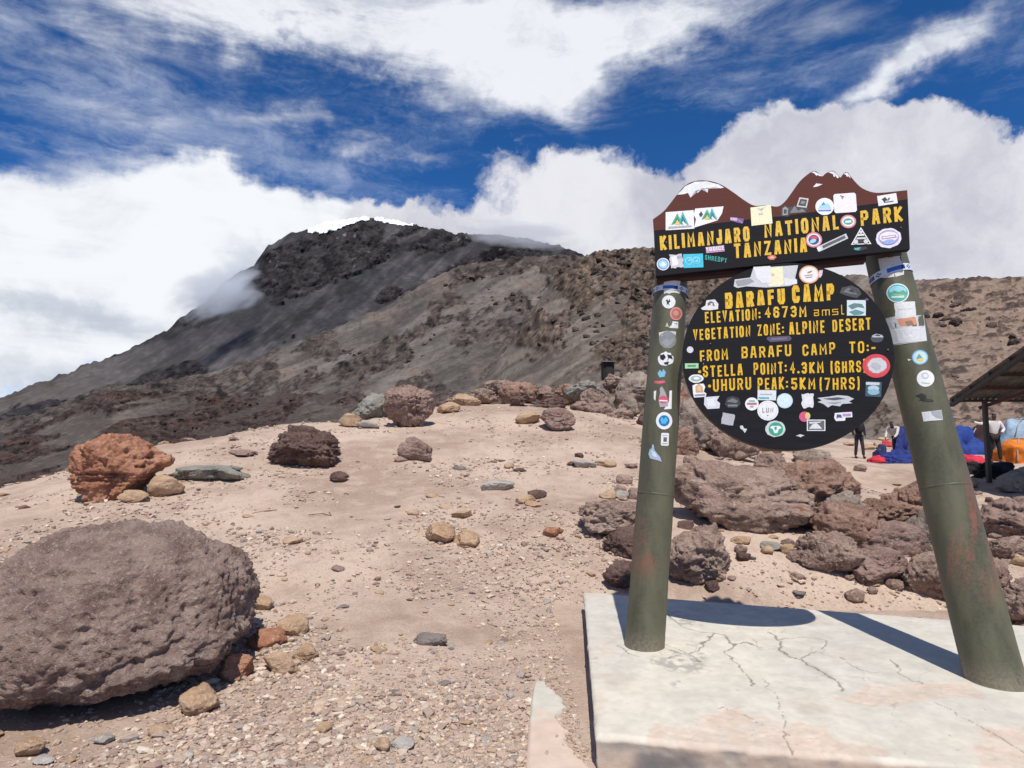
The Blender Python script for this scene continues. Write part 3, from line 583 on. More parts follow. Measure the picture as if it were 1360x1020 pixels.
for i, (a, b, c, d, kd, lb) in enumerate(fill_): rock(a, b, c, d, kd, lb, 701+i*9, 5, .8, rough=1.1, rot=(i*.9) % 1.6-.8, sink=.2)
rnd = random.Random(12); k = 0
rub = [rock_mesh(860+i, (1, rnd.uniform(.7, 1), rnd.uniform(.45, .8)), kd, 4, cuts=12, rough=.8) for i, kd in enumerate(['pile', 'mauve', 'pile', 'ochre', 'brown', 'pile'])]
while k < 90:
    px = rnd.uniform(770, 1360); py = rnd.uniform(590, 800)
    if py < 590+(px-1000)*.1 or (px < 880 and py < 640): continue
    q = hit(px, py); s = rnd.uniform(9, 26)/F*q[1]
    if on_slab(q[0], q[1], .3) or q[1] < 5.7 or q[1] > 16 or abs(px-(1000+(py-600)*.9)) > 260: continue
    o = bpy.data.objects.new('rubble_stone', rub[k % 6]); col.objects.link(o); tag(o, '%s rubble stone in the rock pile near %s' % (['brown', 'mauve', 'brown', 'ochre', 'dark', 'brown'][k % 6], near(px, py)), 'stone', 'rubble stones in the rock pile behind the sign')
    o.location = (q[0], q[1], gz(q[0], q[1])+s*.15); o.scale = (s, s, s); o.rotation_euler = (0, 0, rnd.uniform(0, 6)); k += 1
small = [(795, 820, 645, 664, 'ochre', 'ochre stone on top of the flat topped rock by the near post', .8), (812, 838, 644, 662, 'grey', 'pale flat stone between two others behind the near post', .6), (830, 850, 640, 664, 'mauve', 'rounded mauve stone touching the near sign post', .8),
 (636, 682, 634, 654, 'grey', 'pale grey flat stone lying alone in the middle of the dusty ground', .8), (684, 712, 652, 670, 'ochre', 'tan stone left of a dark one in the small middle cluster', .8), (698, 726, 646, 663, 'brown', 'dark stone at the back of the small middle cluster', .8), (697, 720, 662, 674, 'ochre', 'reddish flat stone at the front of the small middle cluster', .7),
 (758, 792, 606, 623, 'grey', 'white grey slab propped up in the cluster left of the near post', .6), (752, 763, 610, 619, 'brown', 'tiny brown stone left of the propped slab', .8), (762, 775, 597, 607, 'brown', 'small dark stone behind the propped slab', .8), (790, 818, 608, 622, 'ochre', 'pile of tan stone right of the propped slab', .7), (828, 846, 612, 623, 'mauve', 'flat reddish stone at the right end of the propped slab cluster', .7),
 (669, 684, 612, 624, 'ochre', 'small tan upright stone left of a flat one above the middle cluster', .8), (680, 700, 620, 628, 'brown', 'flat dark stone beside the small tan upright one', .6), (598, 622, 617, 625, 'slate', 'flat dark grey stone right below the small reddish rock', .6),
 (568, 608, 679, 722, 'ochre', 'ochre rounded stone in the centre of the dusty ground', .9), (600, 638, 694, 728, 'ochre', 'flat orange stone sunk beside the rounded ochre stone', .9), (598, 630, 674, 690, 'ochre', 'pale flat stone behind the rounded ochre stone', .8), (720, 748, 696, 716, 'red', 'flat orange stone left of the lava rocks in mid ground', .9),
 (552, 600, 834, 860, 'slate', 'flat dark grey brown slab lying alone in the gravel foreground', .7), (522, 556, 974, 1000, 'grey', 'flat grey stone at the bottom edge left of the concrete strip', .8), (504, 526, 974, 1002, 'ochre', 'tan stone touching the flat grey one at the bottom edge', .8), (428, 450, 952, 976, 'ochre', 'pale tan rounded stone near the bottom centre left', .8),
 (338, 372, 784, 812, 'ochre', 'flat orange stone right behind the huge rounded boulder', .8), (340, 388, 828, 866, 'red', 'orange brown stone against the right side of the huge rounded boulder', .9), (376, 416, 808, 850, 'ochre', 'rounded ochre stone outermost of those right of the huge boulder', .8), (362, 404, 852, 896, 'ochre', 'pale buried stone in front of the orange brown one', .8), (302, 346, 850, 905, 'red', 'shaded reddish stone under the right overhang of the huge boulder', .8), (250, 304, 894, 952, 'ochre', 'ochre broken stone under the front right of the huge boulder', .8), (398, 430, 846, 880, 'ochre', 'cream coloured flat stone right of the buried pale stone', .8),
 (48, 84, 976, 1008, 'ochre', 'ochre stone in the bottom left corner in front of the huge boulder', .8), (66, 98, 1000, 1016, 'grey', 'thin grey flake beside the bottom left ochre stone', .7), (-10, 26, 958, 984, 'ochre', 'tan stone at the left frame edge below the huge boulder', .8), (148, 172, 968, 988, 'grey', 'small grey stone below the front of the huge boulder', .8), (216, 246, 956, 978, 'ochre', 'tan cobble below the front right of the huge boulder', .8),
 (378, 408, 710, 724, 'ochre', 'cream flat stone embedded in the ground above the foreground', .8), (300, 352, 595, 607, 'mauve', 'long low reddish stone near the plateau edge', .7), (240, 262, 566, 574, 'mauve', 'small dark stone on the plateau edge left', .8), (304, 318, 578, 586, 'mauve', 'little brown stone lying on the upper left dust', .8),
 (966, 994, 708, 724, 'ochre', 'ochre brown stone in front of the long flat lava rock', .8), (1004, 1032, 716, 734, 'greygreen', 'grey rough stone right of the ochre brown one', .8), (1030, 1050, 718, 738, 'ochre', 'pinkish tan stone beside the grey rough one', .8), (995, 1018, 612, 636, 'mauve', 'rounded stone perched between the long flat rock and the pile', .8),
 (1190, 1208, 776, 786, 'ochre', 'yellowish flat stone at the foot of the reddish front rock', .7), (1140, 1158, 770, 780, 'ochre', 'yellow tan pebble before the front row of the pile', .7), (540, 560, 672, 684, 'ochre', 'cream stone left of the rounded ochre stone', .8), (212, 226, 572, 580, 'ochre', 'tiny ochre stone on the skyline behind the orange red rock', .8),
 (28, 60, 612, 622, 'ochre', 'low tan outcrop on the left skyline of the plateau', .8), (60, 96, 606, 618, 'mauve', 'low rock on the left skyline just before the orange red rock', .8), (0, 18, 650, 658, 'ochre', 'small tan stone at the left frame edge on the upper dust', .8)]
for i, (a, b, c, d, kd, lb, dr) in enumerate(small):
    rock(a, b, c, d, kd, lb, 501+i*5, 4 if b-a < 30 else 5, dr, name='stone', cat='stone', cuts=12, cutd=(.5, .85), rough=.6, hmin=.16, sink=.2, hs=.8, rot=(i*.7) % 1.2-.6)
# crags standing out of the slopes
crag = [rock_mesh(940+i, (1, rnd.uniform(.6, .9), rnd.uniform(.5, 1.0)), kd, 5, cuts=14, rough=1.4) for i, kd in enumerate(['crag_brown', 'crag_dark', 'crag_brown', 'crag_rust', 'crag_dark'])]
rc = random.Random(31)
CL = [('ridge', 815, 348, 42, 9, 34, 'crest of the ridge left of the sign'), ('ridge', 842, 392, 30, 22, 34, 'steep outcrop left of the near post'), ('ridge', 795, 442, 20, 18, 20, 'outcrop above the dark hut'), ('ridge', 770, 395, 16, 20, 14, 'left shoulder of the ridge'), ('ridge', 735, 450, 14, 16, 9, 'isolated outcrop in the scree left of the hut'), ('ridge', 850, 470, 16, 20, 16, 'foot of the ridge behind the near post'),
 ('mountain_slope', 690, 395, 34, 9, 14, 'pale slope above the boulder crest'), ('mountain_slope', 600, 440, 30, 9, 12, 'middle of the pale slope'), ('mountain_slope', 640, 372, 26, 7, 10, 'top of the pale slope'), ('mountain_slope', 500, 470, 40, 10, 12, 'lower left of the pale slope'), ('ridge', 1270, 430, 50, 30, 18, 'right hand hillside above the shelter'), ('ridge', 1215, 500, 20, 12, 7, 'hillside foot beside the far post')]
for hn, cx, cy, sx, sy, n_, where in CL:
    x, y, z, az0, e0 = HG[hn]; hpx, hpy = to_px(x, y, z)
    for k in range(n_):
        tx, ty = rc.gauss(cx, sx), rc.gauss(cy, sy); i = np.unravel_index(np.argmin((hpx-tx)**2+(hpy-ty)**2), x.shape)
        if abs(hpx[i]-tx) > 3 or abs(hpy[i]-ty) > 3: continue
        s = rc.uniform(5, 15)*(1 if hn == 'ridge' else .75)/F*math.hypot(x[i], y[i]); kc = rc.randrange(5)
        o = bpy.data.objects.new('outcrop_rock', crag[kc]); col.objects.link(o); o.location = (x[i], y[i], z[i]); o.scale = (s, s, s*rc.uniform(.6, .95)); o.rotation_euler = (rc.uniform(-.3, .3), R(-25)+rc.uniform(-.3, .3), rc.uniform(0, 6))
        tag(o, '%s craggy outcrop rock on the %s' % (['brown', 'dark', 'brown', 'rusty', 'dark'][kc], where), 'rock', 'outcrop rocks on the %s' % where)
# loose stones that nothing tells apart: shared meshes
rnd = random.Random(4)
protos = [rock_mesh(900+i, (1, rnd.uniform(.6, .95), rnd.uniform(.3, .6)), k, 3, cuts=12, cutd=(.5, .85), rough=.4) for i, k in enumerate(['ochre', 'grey', 'ochre', 'mauve', 'ochre', 'slate', 'grey', 'ochre', 'mauve', 'ochre'])]
cnt = 0
while cnt < 240:
    px = rnd.uniform(0, 1360); py = rnd.uniform(600, 1020)**1.0
    if rnd.random() > ((py-560)/460)*.8+.25: continue
    q = hit(px, py)
    if q[1] > 17 or on_slab(q[0], q[1], .25) or (((q[0]+2.6)/1.15)**2+((q[1]-4.5)/1.0)**2 < 1): continue
    s_px = rnd.uniform(7, 15) if rnd.random() < .85 else rnd.uniform(14, 24)
    kp = rnd.randrange(10); me = protos[kp]; s = s_px/F*q[1]
    o = bpy.data.objects.new('loose_stone', me); col.objects.link(o)
    tag(o, 'small %s stone lying loose near %s' % (PCOL[kp], near(px, py)), 'stone', 'loose stones scattered over the dusty ground')
    o.location = (q[0], q[1], gz(q[0], q[1])+s*.04); o.scale = (s, s, s*rnd.uniform(.6, 1)); o.rotation_euler = (rnd.uniform(-.2, .2), rnd.uniform(-.2, .2), rnd.uniform(0, 6.3)); cnt += 1
# gravel
rs = np.random.RandomState(8); NG = 100000
a = R(1)*rs.uniform(-44, 46, NG); t = rs.uniform(0, 1, NG); r = 1/(1/1.9+(1/16.5-1/1.9)*t**.75)
# gravel bands gather in drifts
gx = r*np.sin(a); gy = r*np.cos(a)
dn = fbm(np.stack([gx*1.1, gy*1.1, gx*0], 1), 4, 44); lane = np.exp(-((gx-.55)/.8)**2)*.35+np.exp(-((gx+1.2)/1.2)**2)*ss(5.5, 3.5, gy)*.3
keep = (rs.uniform(-.36, .5, NG) < dn*1.5+lane) & ~((gx > .38) & (gx < 4.7) & (gy > 2.3) & (gy < 6.1))
gx, gy = gx[keep], gy[keep]; n = len(gx); rr = np.hypot(gx, gy)
big = rs.lognormal(0, .5, n); sz = np.clip(  .0082*big*np.sqrt(rr/3.5)*(1+.35*ss(0, .5, dn[keep])), .004, .045)
iv, if_ = ico(1); iv = iv/np.linalg.norm(iv, axis=1)[:, None]
shp = iv[None]*(1+rs.uniform(-.38, .3, (n, len(iv), 1)))
shp *= np.stack([rs.uniform(.8, 1.3, n), rs.uniform(.6, 1, n), rs.uniform(.35, .75, n)], 1)[:, None]*sz[:, None, None]
an = rs.uniform(0, 6.283, n); ca, sa = np.cos(an)[:, None], np.sin(an)[:, None]
vx = shp[..., 0]*ca-shp[..., 1]*sa; vy = shp[..., 0]*sa+shp[..., 1]*ca
gzv = ground_h(gx, gy)
vv = np.stack([vx+gx[:, None], vy+gy[:, None], shp[..., 2]+(gzv+sz*.22)[:, None]], -1).reshape(-1, 3)
ff = (if_[None]+(np.arange(n)*len(iv))[:, None, None]).reshape(-1, 3)
pal = np.array([[.48, .365, .28], [.58, .465, .36], [.40, .295, .23], [.37, .30, .26], [.52, .37, .27], [.45, .34, .27], [.31, .215, .175], [.63, .53, .43], [.40, .345, .305]])
pc = pal[rs.choice(9, n, p=[.2, .14, .17, .09, .09, .15, .07, .06, .03])]*rs.uniform(.78, 1.12, (n, 1))
gm = attr_mat('gravel_stone', 'Col', 60, .003, .15, .9, .4)
link('gravel', mesh_np('gravel', vv, ff, [gm], False, {'Col': np.repeat(pc, len(iv), 0)}), kind='stuff', label='loose tan and pinkish gravel scattered over the dusty ground', cat='gravel')
# dry twigs
tw = flat((.17, .11, .075), .8)
for lb, pts in (('thin dry twig lying on the dust above the huge boulder', [(335, 684), (350, 681), (368, 679)]), ('crooked dry twig right of the other one on the dust', [(410, 686), (428, 684), (440, 687), (437, 682)])):
    mb = MB(); q = [hit(*p)+np.array([0, 0, .02]) for p in pts]
    for i in range(len(q)-1): mb.tube(q[i], q[i+1], .007, .005, tw, 6)
    mb.link('twig', label=lb, cat='twig')
# ================================================================== CONCRETE
SZ = .16
def conc_mat():
    m = bpy.data.materials.new('worn_concrete'); m.use_nodes = True; T = NT(m.node_tree); b = T.n['Principled BSDF']
    g = T.new('ShaderNodeNewGeometry').outputs['Position']; a = T.new('ShaderNodeVertexColor'); a.layer_name = 'Col'
    n = T.noise(g, 9, 8, .65, .2); n2 = T.noise(g, 90, 5, .7)
    c = T.mix(1.0, a.outputs[0], T.mix(T.mr(n, .3, .7), (.9, .9, .9, 1), (1.06, 1.06, 1.06, 1)), 'MULTIPLY')
    c = T.mix(T.mr(n2, .38, .28, 0, .35), c, (.3, .26, .22, 1))
    T.set(b.inputs['Base Color'], c); b.inputs['Roughness'].default_value = .9; b.inputs['Specular IOR Level'].default_value = .2
    bp = T.new('ShaderNodeBump'); bp.inputs['Strength'].default_value = .35; bp.inputs['Distance'].default_value = .004
    T.l.new(T.m('ADD', n2, n), bp.inputs['Height']); T.l.new(bp.outputs[0], b.inputs['Normal']); return m
CM = conc_mat()
BL = onz(775, 786, SZ)[:2]; FL = onz(791, 976, SZ)[:2]; BRd = onz(1262, 823, SZ)[:2]
bd = (BRd-BL)/np.linalg.norm(BRd-BL); WID = 4.1; BRr = BL+bd*WID
fd = onz(1120, 1004, SZ)[:2]-FL; fd /= np.linalg.norm(fd); FR = FL+fd*WID
def slabpt(u, v):               # u along the width, v from back (0) to front (1)
    return (BL+(BRr-BL)*u[..., None])*(1-v[..., None])+(FL+(FR-FL)*u[..., None])*v[..., None]
nu, nv = 560, 300
U, V = np.meshgrid(np.linspace(0, 1, nu), np.linspace(0, 1, nv), indexing='ij')
XY = slabpt(U, V).reshape(-1, 2); p3 = np.concatenate([XY, np.zeros((len(XY), 1))], 1)
def seg_d(pts, xy, wob=.02):
    w_ = xy+np.stack([vnoise(np.concatenate([xy*14, xy[:, :1]*0], 1), 3), vnoise(np.concatenate([xy*14, xy[:, :1]*0+9], 1), 5)], 1)*wob+np.stack([vnoise(np.concatenate([xy*45, xy[:, :1]*0], 1), 13), vnoise(np.concatenate([xy*45, xy[:, :1]*0+9], 1), 15)], 1)*wob*.35
    d = np.full(len(xy), 9.)
    for a, b in zip(pts[:-1], pts[1:]):
        a = onz(*a, SZ)[:2]; b = onz(*b, SZ)[:2]; ab = b-a; t = np.clip(((w_-a)@ab)/(ab@ab), 0, 1)
        d = np.minimum(d, np.linalg.norm(w_-a-t[:, None]*ab, axis=1))
    return d
def poly_in(pts, xy, soft=.012, wob=.03):
    w_ = xy+np.stack([fbm(np.concatenate([xy*7, xy[:, :1]*0], 1), 4, 23), fbm(np.concatenate([xy*7, xy[:, :1]*0+9], 1), 4, 25)], 1)*wob
    q = [onz(*a, SZ)[:2] for a in pts]; ins = np.zeros(len(xy), bool); d = np.full(len(xy), 9.)
    for a, b in zip(q, q[1:]+q[:1]):
        c = ((a[1] > w_[:, 1]) != (b[1] > w_[:, 1])) & (w_[:, 0] < (b[0]-a[0])*(w_[:, 1]-a[1])/(b[1]-a[1]+1e-12)+a[0]); ins ^= c
        ab = b-a; t = np.clip(((w_-a)@ab)/(ab@ab+1e-12), 0, 1); d = np.minimum(d, np.linalg.norm(w_-a-t[:, None]*ab, axis=1))
    return ss(-soft, soft, np.where(ins, d, -d))
cracks = [([(885, 862), (905, 868), (925, 866), (938, 850), (946, 840), (960, 843), (972, 856), (985, 852), (1000, 856), (1012, 860)], .010),
 ([(885, 815), (905, 830), (925, 838), (946, 840)], .007), ([(972, 856), (962, 866), (975, 878), (990, 893), (1002, 912)], .007), ([(1018, 838), (1034, 848), (1038, 866), (1062, 876), (1085, 890), (1108, 902), (1118, 918)], .010),
 ([(1034, 850), (1058, 846), (1075, 846), (1098, 850), (1092, 862)], .006), ([(1062, 876), (1080, 864)], .005), ([(1115, 872), (1128, 882), (1144, 890), (1168, 894)], .004), ([(1184, 875), (1192, 890), (1212, 905), (1230, 908)], .006),
 ([(1012, 902), (1030, 925), (1040, 945), (1045, 958)], .003), ([(1240, 930), (1280, 952), (1340, 985), (1360, 1000)], .004), ([(1000, 848), (1005, 856)], .004), ([(820, 858), (838, 868), (850, 872)], .006), ([(944, 938), (965, 940), (985, 948), (1005, 960), (1020, 962)], .003),
 ([(870, 850), (890, 858), (920, 872), (930, 880)], .004), ([(905, 868), (890, 874)], .005), ([(1044, 955), (1047, 1000)], .003)]
cr = np.zeros(len(XY))
for pts, wd in cracks:
    d = seg_d(pts, XY); wv_ = wd*(.45+.6*np.abs(vnoise(p3*16, 9))+.3)*1.15; cr = np.maximum(cr, 1-ss(wv_*.35, wv_, d))
grime = np.maximum(poly_in([(862, 870), (930, 868), (950, 880), (930, 895), (880, 890)], XY, .05, .1), np.maximum(poly_in([(885, 812), (905, 812), (925, 832), (900, 832)], XY, .04, .08), poly_in([(895, 902), (914, 902), (914, 913), (896, 913)], XY, .02, .06)))*ss(-.15, .25, fbm(p3*26, 4, 8))
grime = np.maximum(grime, ss(.045, .0, seg_d(cracks[3][0], XY))*ss(.1, .4, fbm(p3*22, 4, 18))*.7)
grime = np.maximum(grime, ss(.04, .0, seg_d(cracks[0][0], XY))*ss(.1, .4, fbm(p3*22, 4, 28))*.6)
bare = np.maximum(poly_in([(1112, 930), (1160, 912), (1230, 905), (1290, 908), (1300, 925), (1230, 930), (1180, 938)], XY, .008, .05), poly_in([(930, 945), (975, 936), (1020, 962), (1090, 965), (1160, 1000), (1220, 1060), (860, 1060), (850, 975), (935, 970)], XY, .010, .16))
bare = np.maximum(bare, poly_in([(1320, 965), (1500, 960), (1500, 1100), (1300, 1060)], XY, .03, .1)); faint = np.maximum(poly_in([(782, 860), (815, 852), (825, 870), (790, 875)], XY, .05, .1), poly_in([(786, 915), (815, 915), (820, 940), (790, 950)], XY, .05, .12))
big = fbm(p3*1.7, 5, 77)
base = lerp(np.array([[.56, .52, .45]]), np.array([[.62, .565, .47]]), ss(-.35, .35, big))
base = lerp(base, np.array([[.60, .465, .37]]), np.clip(bare*(.75+.5*fbm(p3*12, 4, 64))+faint*.4, 0, 1)*.85)
mot = fbm(p3*7.5, 5, 47); base = base*(1+.10*mot+.06*fbm(p3*28, 3, 48))[:, None]; drt = ss(.12, .5, fbm(p3*2.6, 5, 141)); base = lerp(base, np.array([[.47, .37, .29]]), drt*.35)
hair = ss(.020, .0, np.abs(fbm(p3*2.2+fbm(p3*6, 3, 1)[:, None]*.25, 4, 151)))*ss(-.1, .3, fbm(p3*1.4, 2, 152)); base = lerp(base, np.array([[.36, .32, .27]]), hair*.55)
base = lerp(base, np.array([[.36, .33, .29]]), grime*.8); base = lerp(base, np.array([[.21, .18, .15]]), cr*.85)
speck = ss(.78, .86, fbm(p3*34, 2, 99)); base = lerp(base, np.array([[.3, .27, .23]]), speck*.7)
pit = ss(.1, .5, fbm(p3*30, 4, 55))*bare
zz = SZ-cr*.005-pit*.004-bare*.002-grime*.001*np.abs(fbm(p3*40, 3, 4))
# chipped rounded rim
du = np.minimum(U, 1-U).ravel()*WID; dv = np.minimum(V, 1-V).ravel()*2.3; rim = np.minimum(du, dv); zz -= ss(.018, 0, rim)*.008*(1+2.0*np.maximum(0, fbm(p3*9, 4, 6))+.9*ss(1.2, .2, du)*ss(.03, 0, dv))
top = np.concatenate([XY, zz[:, None]], 1); i = np.arange(nu-1)[:, None]*nv+np.arange(nv-1)[None, :]; ft = np.stack([i, i+1, i+nv+1, i+nv], -1).reshape(-1, 4)[:, ::-1]
# side faces: rough cast concrete dropping to the ground
ring = list(range(0, nv))+[k*nv+nv-1 for k in range(1, nu)]+[(nu-1)*nv+k for k in range(nv-2, -1, -1)]+[k*nv for k in range(nu-2, 0, -1)]
cen = XY.mean(0); sv_ = []; sc_ = []; nl = 14; L_ = len(ring); rp = top[ring]
for k in range(1, nl+1):
    h = k/nl; q = rp.copy(); q[:, 2] = rp[:, 2]*(1-h)+(-.06)*h; s3 = q*1.0
    n_ = fbm(s3*np.array([9, 9, 16]), 5, 31); out = (q[:, :2]-cen); out /= np.linalg.norm(out, axis=1)[:, None]
    q[:, :2] += out*(n_*.016-.012*math.sin(h*2.2))[:, None]; sv_.append(q)
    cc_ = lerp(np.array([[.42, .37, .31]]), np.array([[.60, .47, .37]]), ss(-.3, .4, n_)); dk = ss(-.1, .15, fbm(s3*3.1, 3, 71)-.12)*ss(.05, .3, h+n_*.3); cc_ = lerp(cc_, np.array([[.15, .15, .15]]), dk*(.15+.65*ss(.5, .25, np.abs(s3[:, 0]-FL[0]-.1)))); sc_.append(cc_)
vs = np.concatenate([top]+sv_); cs = np.concatenate([base]+sc_)
rows = [np.array(ring)]+[nu*nv+k*L_+np.arange(L_) for k in range(nl)]
fs = [ft]
for a, b in zip(rows[:-1], rows[1:]): fs.append(np.stack([a, np.roll(a, -1), np.roll(b, -1), b], 1))
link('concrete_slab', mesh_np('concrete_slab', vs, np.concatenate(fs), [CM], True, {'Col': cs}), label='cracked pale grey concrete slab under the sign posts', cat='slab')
# eroded strip level with the dust on its left
sx = np.linspace(0, 1, 60); sy = np.linspace(0, 1, 130); SU, SV = np.meshgrid(sx, sy, indexing='ij')
lp = [(1100, 688), (1020, 697), (960, 702), (930, 705), (915, 708), (905, 712)]; rpz = [(1100, 800), (1014, 788), (1003, 768), (985, 757), (970, 758), (955, 741), (944, 754), (930, 742), (912, 728), (900, 724)]
yl = 1100-SV.ravel()*198
xl = np.interp(yl, [q[0] for q in lp][::-1], [q[1] for q in lp][::-1]); xr = np.interp(yl, [q[0] for q in rpz][::-1], [q[1] for q in rpz][::-1])
xs = xl+(xr-xl)*SU.ravel(); pt = np.array([onz(a, b, .012) for a, b in zip(xs, yl)])
jit = fbm(pt*np.array([11, 11, 0]), 5, 12); e = ss(.75, 1, SU.ravel()); pt[:, 0] += e*jit*.075*ss(0, .06, SV.ravel()); pt[:, 1] += ss(.93, 1, SV.ravel())*jit*.03
g_ = ground_h(pt[:, 0], pt[:, 1]); rimd = np.minimum(np.minimum(SU.ravel(), 1-SU.ravel())*.3, (1-SV.ravel())*.8)
pt[:, 2] = np.maximum(g_+.006, .010)+.012*ss(0, .03, rimd)-.03*ss(.006, 0, rimd)
cc_ = lerp(np.array([[.56, .52, .44]]), np.array([[.60, .47, .375]]), ss(940, 962, yl+jit*25)); i = np.arange(59)[:, None]*130+np.arange(129)[None, :]
link('concrete_strip', mesh_np('concrete_strip', pt, np.stack([i, i+130, i+131, i+1], -1).reshape(-1, 4), [CM], True, {'Col': cc_}), label='eroded low concrete strip with ragged edge left of the slab', cat='paving')
# ================================================================== THE SIGN
LB = onz(856, 857, SZ); RB = onz(1322, 904, SZ)
LT = P(893, 350, LB[1]+.34); RT = P(1171, 322, RB[1]+.72)
base_mid = (LB+RB)/2; base_mid[2] = SZ
root = empty('camp_sign', base_mid, 'national park camp sign with round black board between two green sticker covered posts', 'sign')
def child(o, par):
    """parent without moving"""
    o.parent = par; M_ = Matrix.Identity(4); q = par
    loc = q.location
    o.matrix_parent_inverse = Matrix.Translation(-loc); return o
def post_mat():
    m = bpy.data.materials.new('olive_painted_steel'); m.use_nodes = True; T = NT(m.node_tree); b = T.n['Principled BSDF']
    g = T.new('ShaderNodeNewGeometry').outputs['Position']; sp = T.new('ShaderNodeSeparateXYZ'); T.l.new(g, sp.inputs[0])
    mp = T.new('ShaderNodeMapping'); T.l.new(g, mp.inputs[0]); mp.inputs['Scale'].default_value = (1, 1, .35)
    n = T.noise(mp.outputs[0], 7, 8, .65, .3); n2 = T.noise(g, 60, 5, .7); n3 = T.noise(mp.outputs[0], 3.2, 6, .6, .4)
    c = T.mix(T.mr(n, .32, .68), (.062, .062, .034, 1), (.118, .116, .066, 1)); c = T.mix(T.mr(n2, .3, .7, 0, .5), c, (.125, .112, .075, 1))
    zone = T.m('MULTIPLY', T.mr(sp.outputs[2], .55, .85), T.mr(sp.outputs[2], 1.45, 1.05))
    red = T.m('MULTIPLY', zone, T.mr(T.m('ADD', n3, T.m('MULTIPLY', n2, .25)), .60, .72)); c = T.mix(T.m('MULTIPLY', red, .75), c, (.30, .095, .065, 1))
    red2 = T.mr(T.noise(mp.outputs[0], 4.5, 7, .7, .5), .64, .72, 0, .55); c = T.mix(T.m('MULTIPLY', red2, T.mr(sp.outputs[2], 1.6, .9)), c, (.24, .12, .08, 1))
    dust = T.mr(sp.outputs[2], SZ+.16, SZ); c = T.mix(T.m('MULTIPLY', dust, T.mr(n2, .3, .7, .1, .5)), c, (.34, .27, .2, 1))
    T.set(b.inputs['Base Color'], c); T.set(b.inputs['Roughness'], T.mr(n, .3, .7, .42, .62)); b.inputs['Specular IOR Level'].default_value = .45
    bp = T.new('ShaderNodeBump'); bp.inputs['Strength'].default_value = .25; bp.inputs['Distance'].default_value = .004
    T.l.new(T.m('ADD', n2, n), bp.inputs['Height']); T.l.new(bp.outputs[0], b.inputs['Normal']); return m
PM = post_mat()
def pr(px, w_, Y): return w_/F*Y/2/math.sqrt(1+((px-680)/F)**2)*1.02
class Post:
    def __init__(s, B, T_, rb, rt, zcut=0):
        s.A = np.array(B, float); s.B = np.array(T_, float); s.d = s.B-s.A; s.L = np.linalg.norm(s.d); s.d /= s.L; s.r0, s.r1 = rb, rt
        s.u = np.cross(s.d, [0, 1, 0]); s.u /= np.linalg.norm(s.u); s.w = np.cross(s.u, s.d); s.w /= np.linalg.norm(s.w)
        if s.w[1] > 0: s.w = -s.w     # towards the camera
    def rad(s, t): return s.r0+(s.r1-s.r0)*np.clip(t/s.L, -.2, 1.1)
    def at(s, t, th, off=0): return s.A+s.d*t+(s.u*math.sin(th)+s.w*math.cos(th))*(s.rad(t)+off)
    def map(s, px, py, off=.0015):    # sight line on to the skin of the post -> point
        r_ = ray(px, py); r_ = r_/np.linalg.norm(r_); rad = (s.r0+s.r1)/2
        for _ in range(4):
            a = r_-s.d*r_.dot(s.d); b = (CAM-s.A); b = b-s.d*b.dot(s.d)
            qa = a.dot(a); qb = 2*a.dot(b); qc = b.dot(b)-(rad+off)**2; D = qb*qb-4*qa*qc
            t = (-qb-math.sqrt(max(D, 0)))/(2*qa); p = CAM+r_*t; h = (p-s.A).dot(s.d); rad = s.rad(h)
        return p
    def h(s, px, py): return (s.map(px, py)-s.A).dot(s.d)
    def build(s):
        v = []; f = []; n = 48; hs = np.linspace(-.05, s.L, 40)
        for h_ in hs:
            flare = max(0, .006-(h_)*.2) if h_ > 0 else .006
            for k in range(n): v.append(s.at(h_, 2*math.pi*k/n, flare+.0012*math.sin(h_*9+k)))
        for j in range(len(hs)-1):
            for k in range(n): f.append((j*n+k, j*n+(k+1) % n, (j+1)*n+(k+1) % n, (j+1)*n+k))
        o = link('post', mesh_np('post', v, f, [PM])); m2 = MB(); m2.tube(s.A+s.d*(s.L-.004), s.A+s.d*(s.L+.006), s.r1, s.r1*.95, PM, 48)
        child(o, root); c_ = m2.link('end_cap'); child(c_, o); return o
PL = Post(LB, LT, pr(856, 50, LB[1]), pr(890, 43.5, LT[1])); PR = Post(RB, RT, pr(1322, 83, RB[1]), pr(1171, 55, RT[1]))
pl = PL.build(); pl['label'] = 'near vertical green post on the left'; pr_ = PR.build(); pr_['label'] = 'leaning green post on the right'
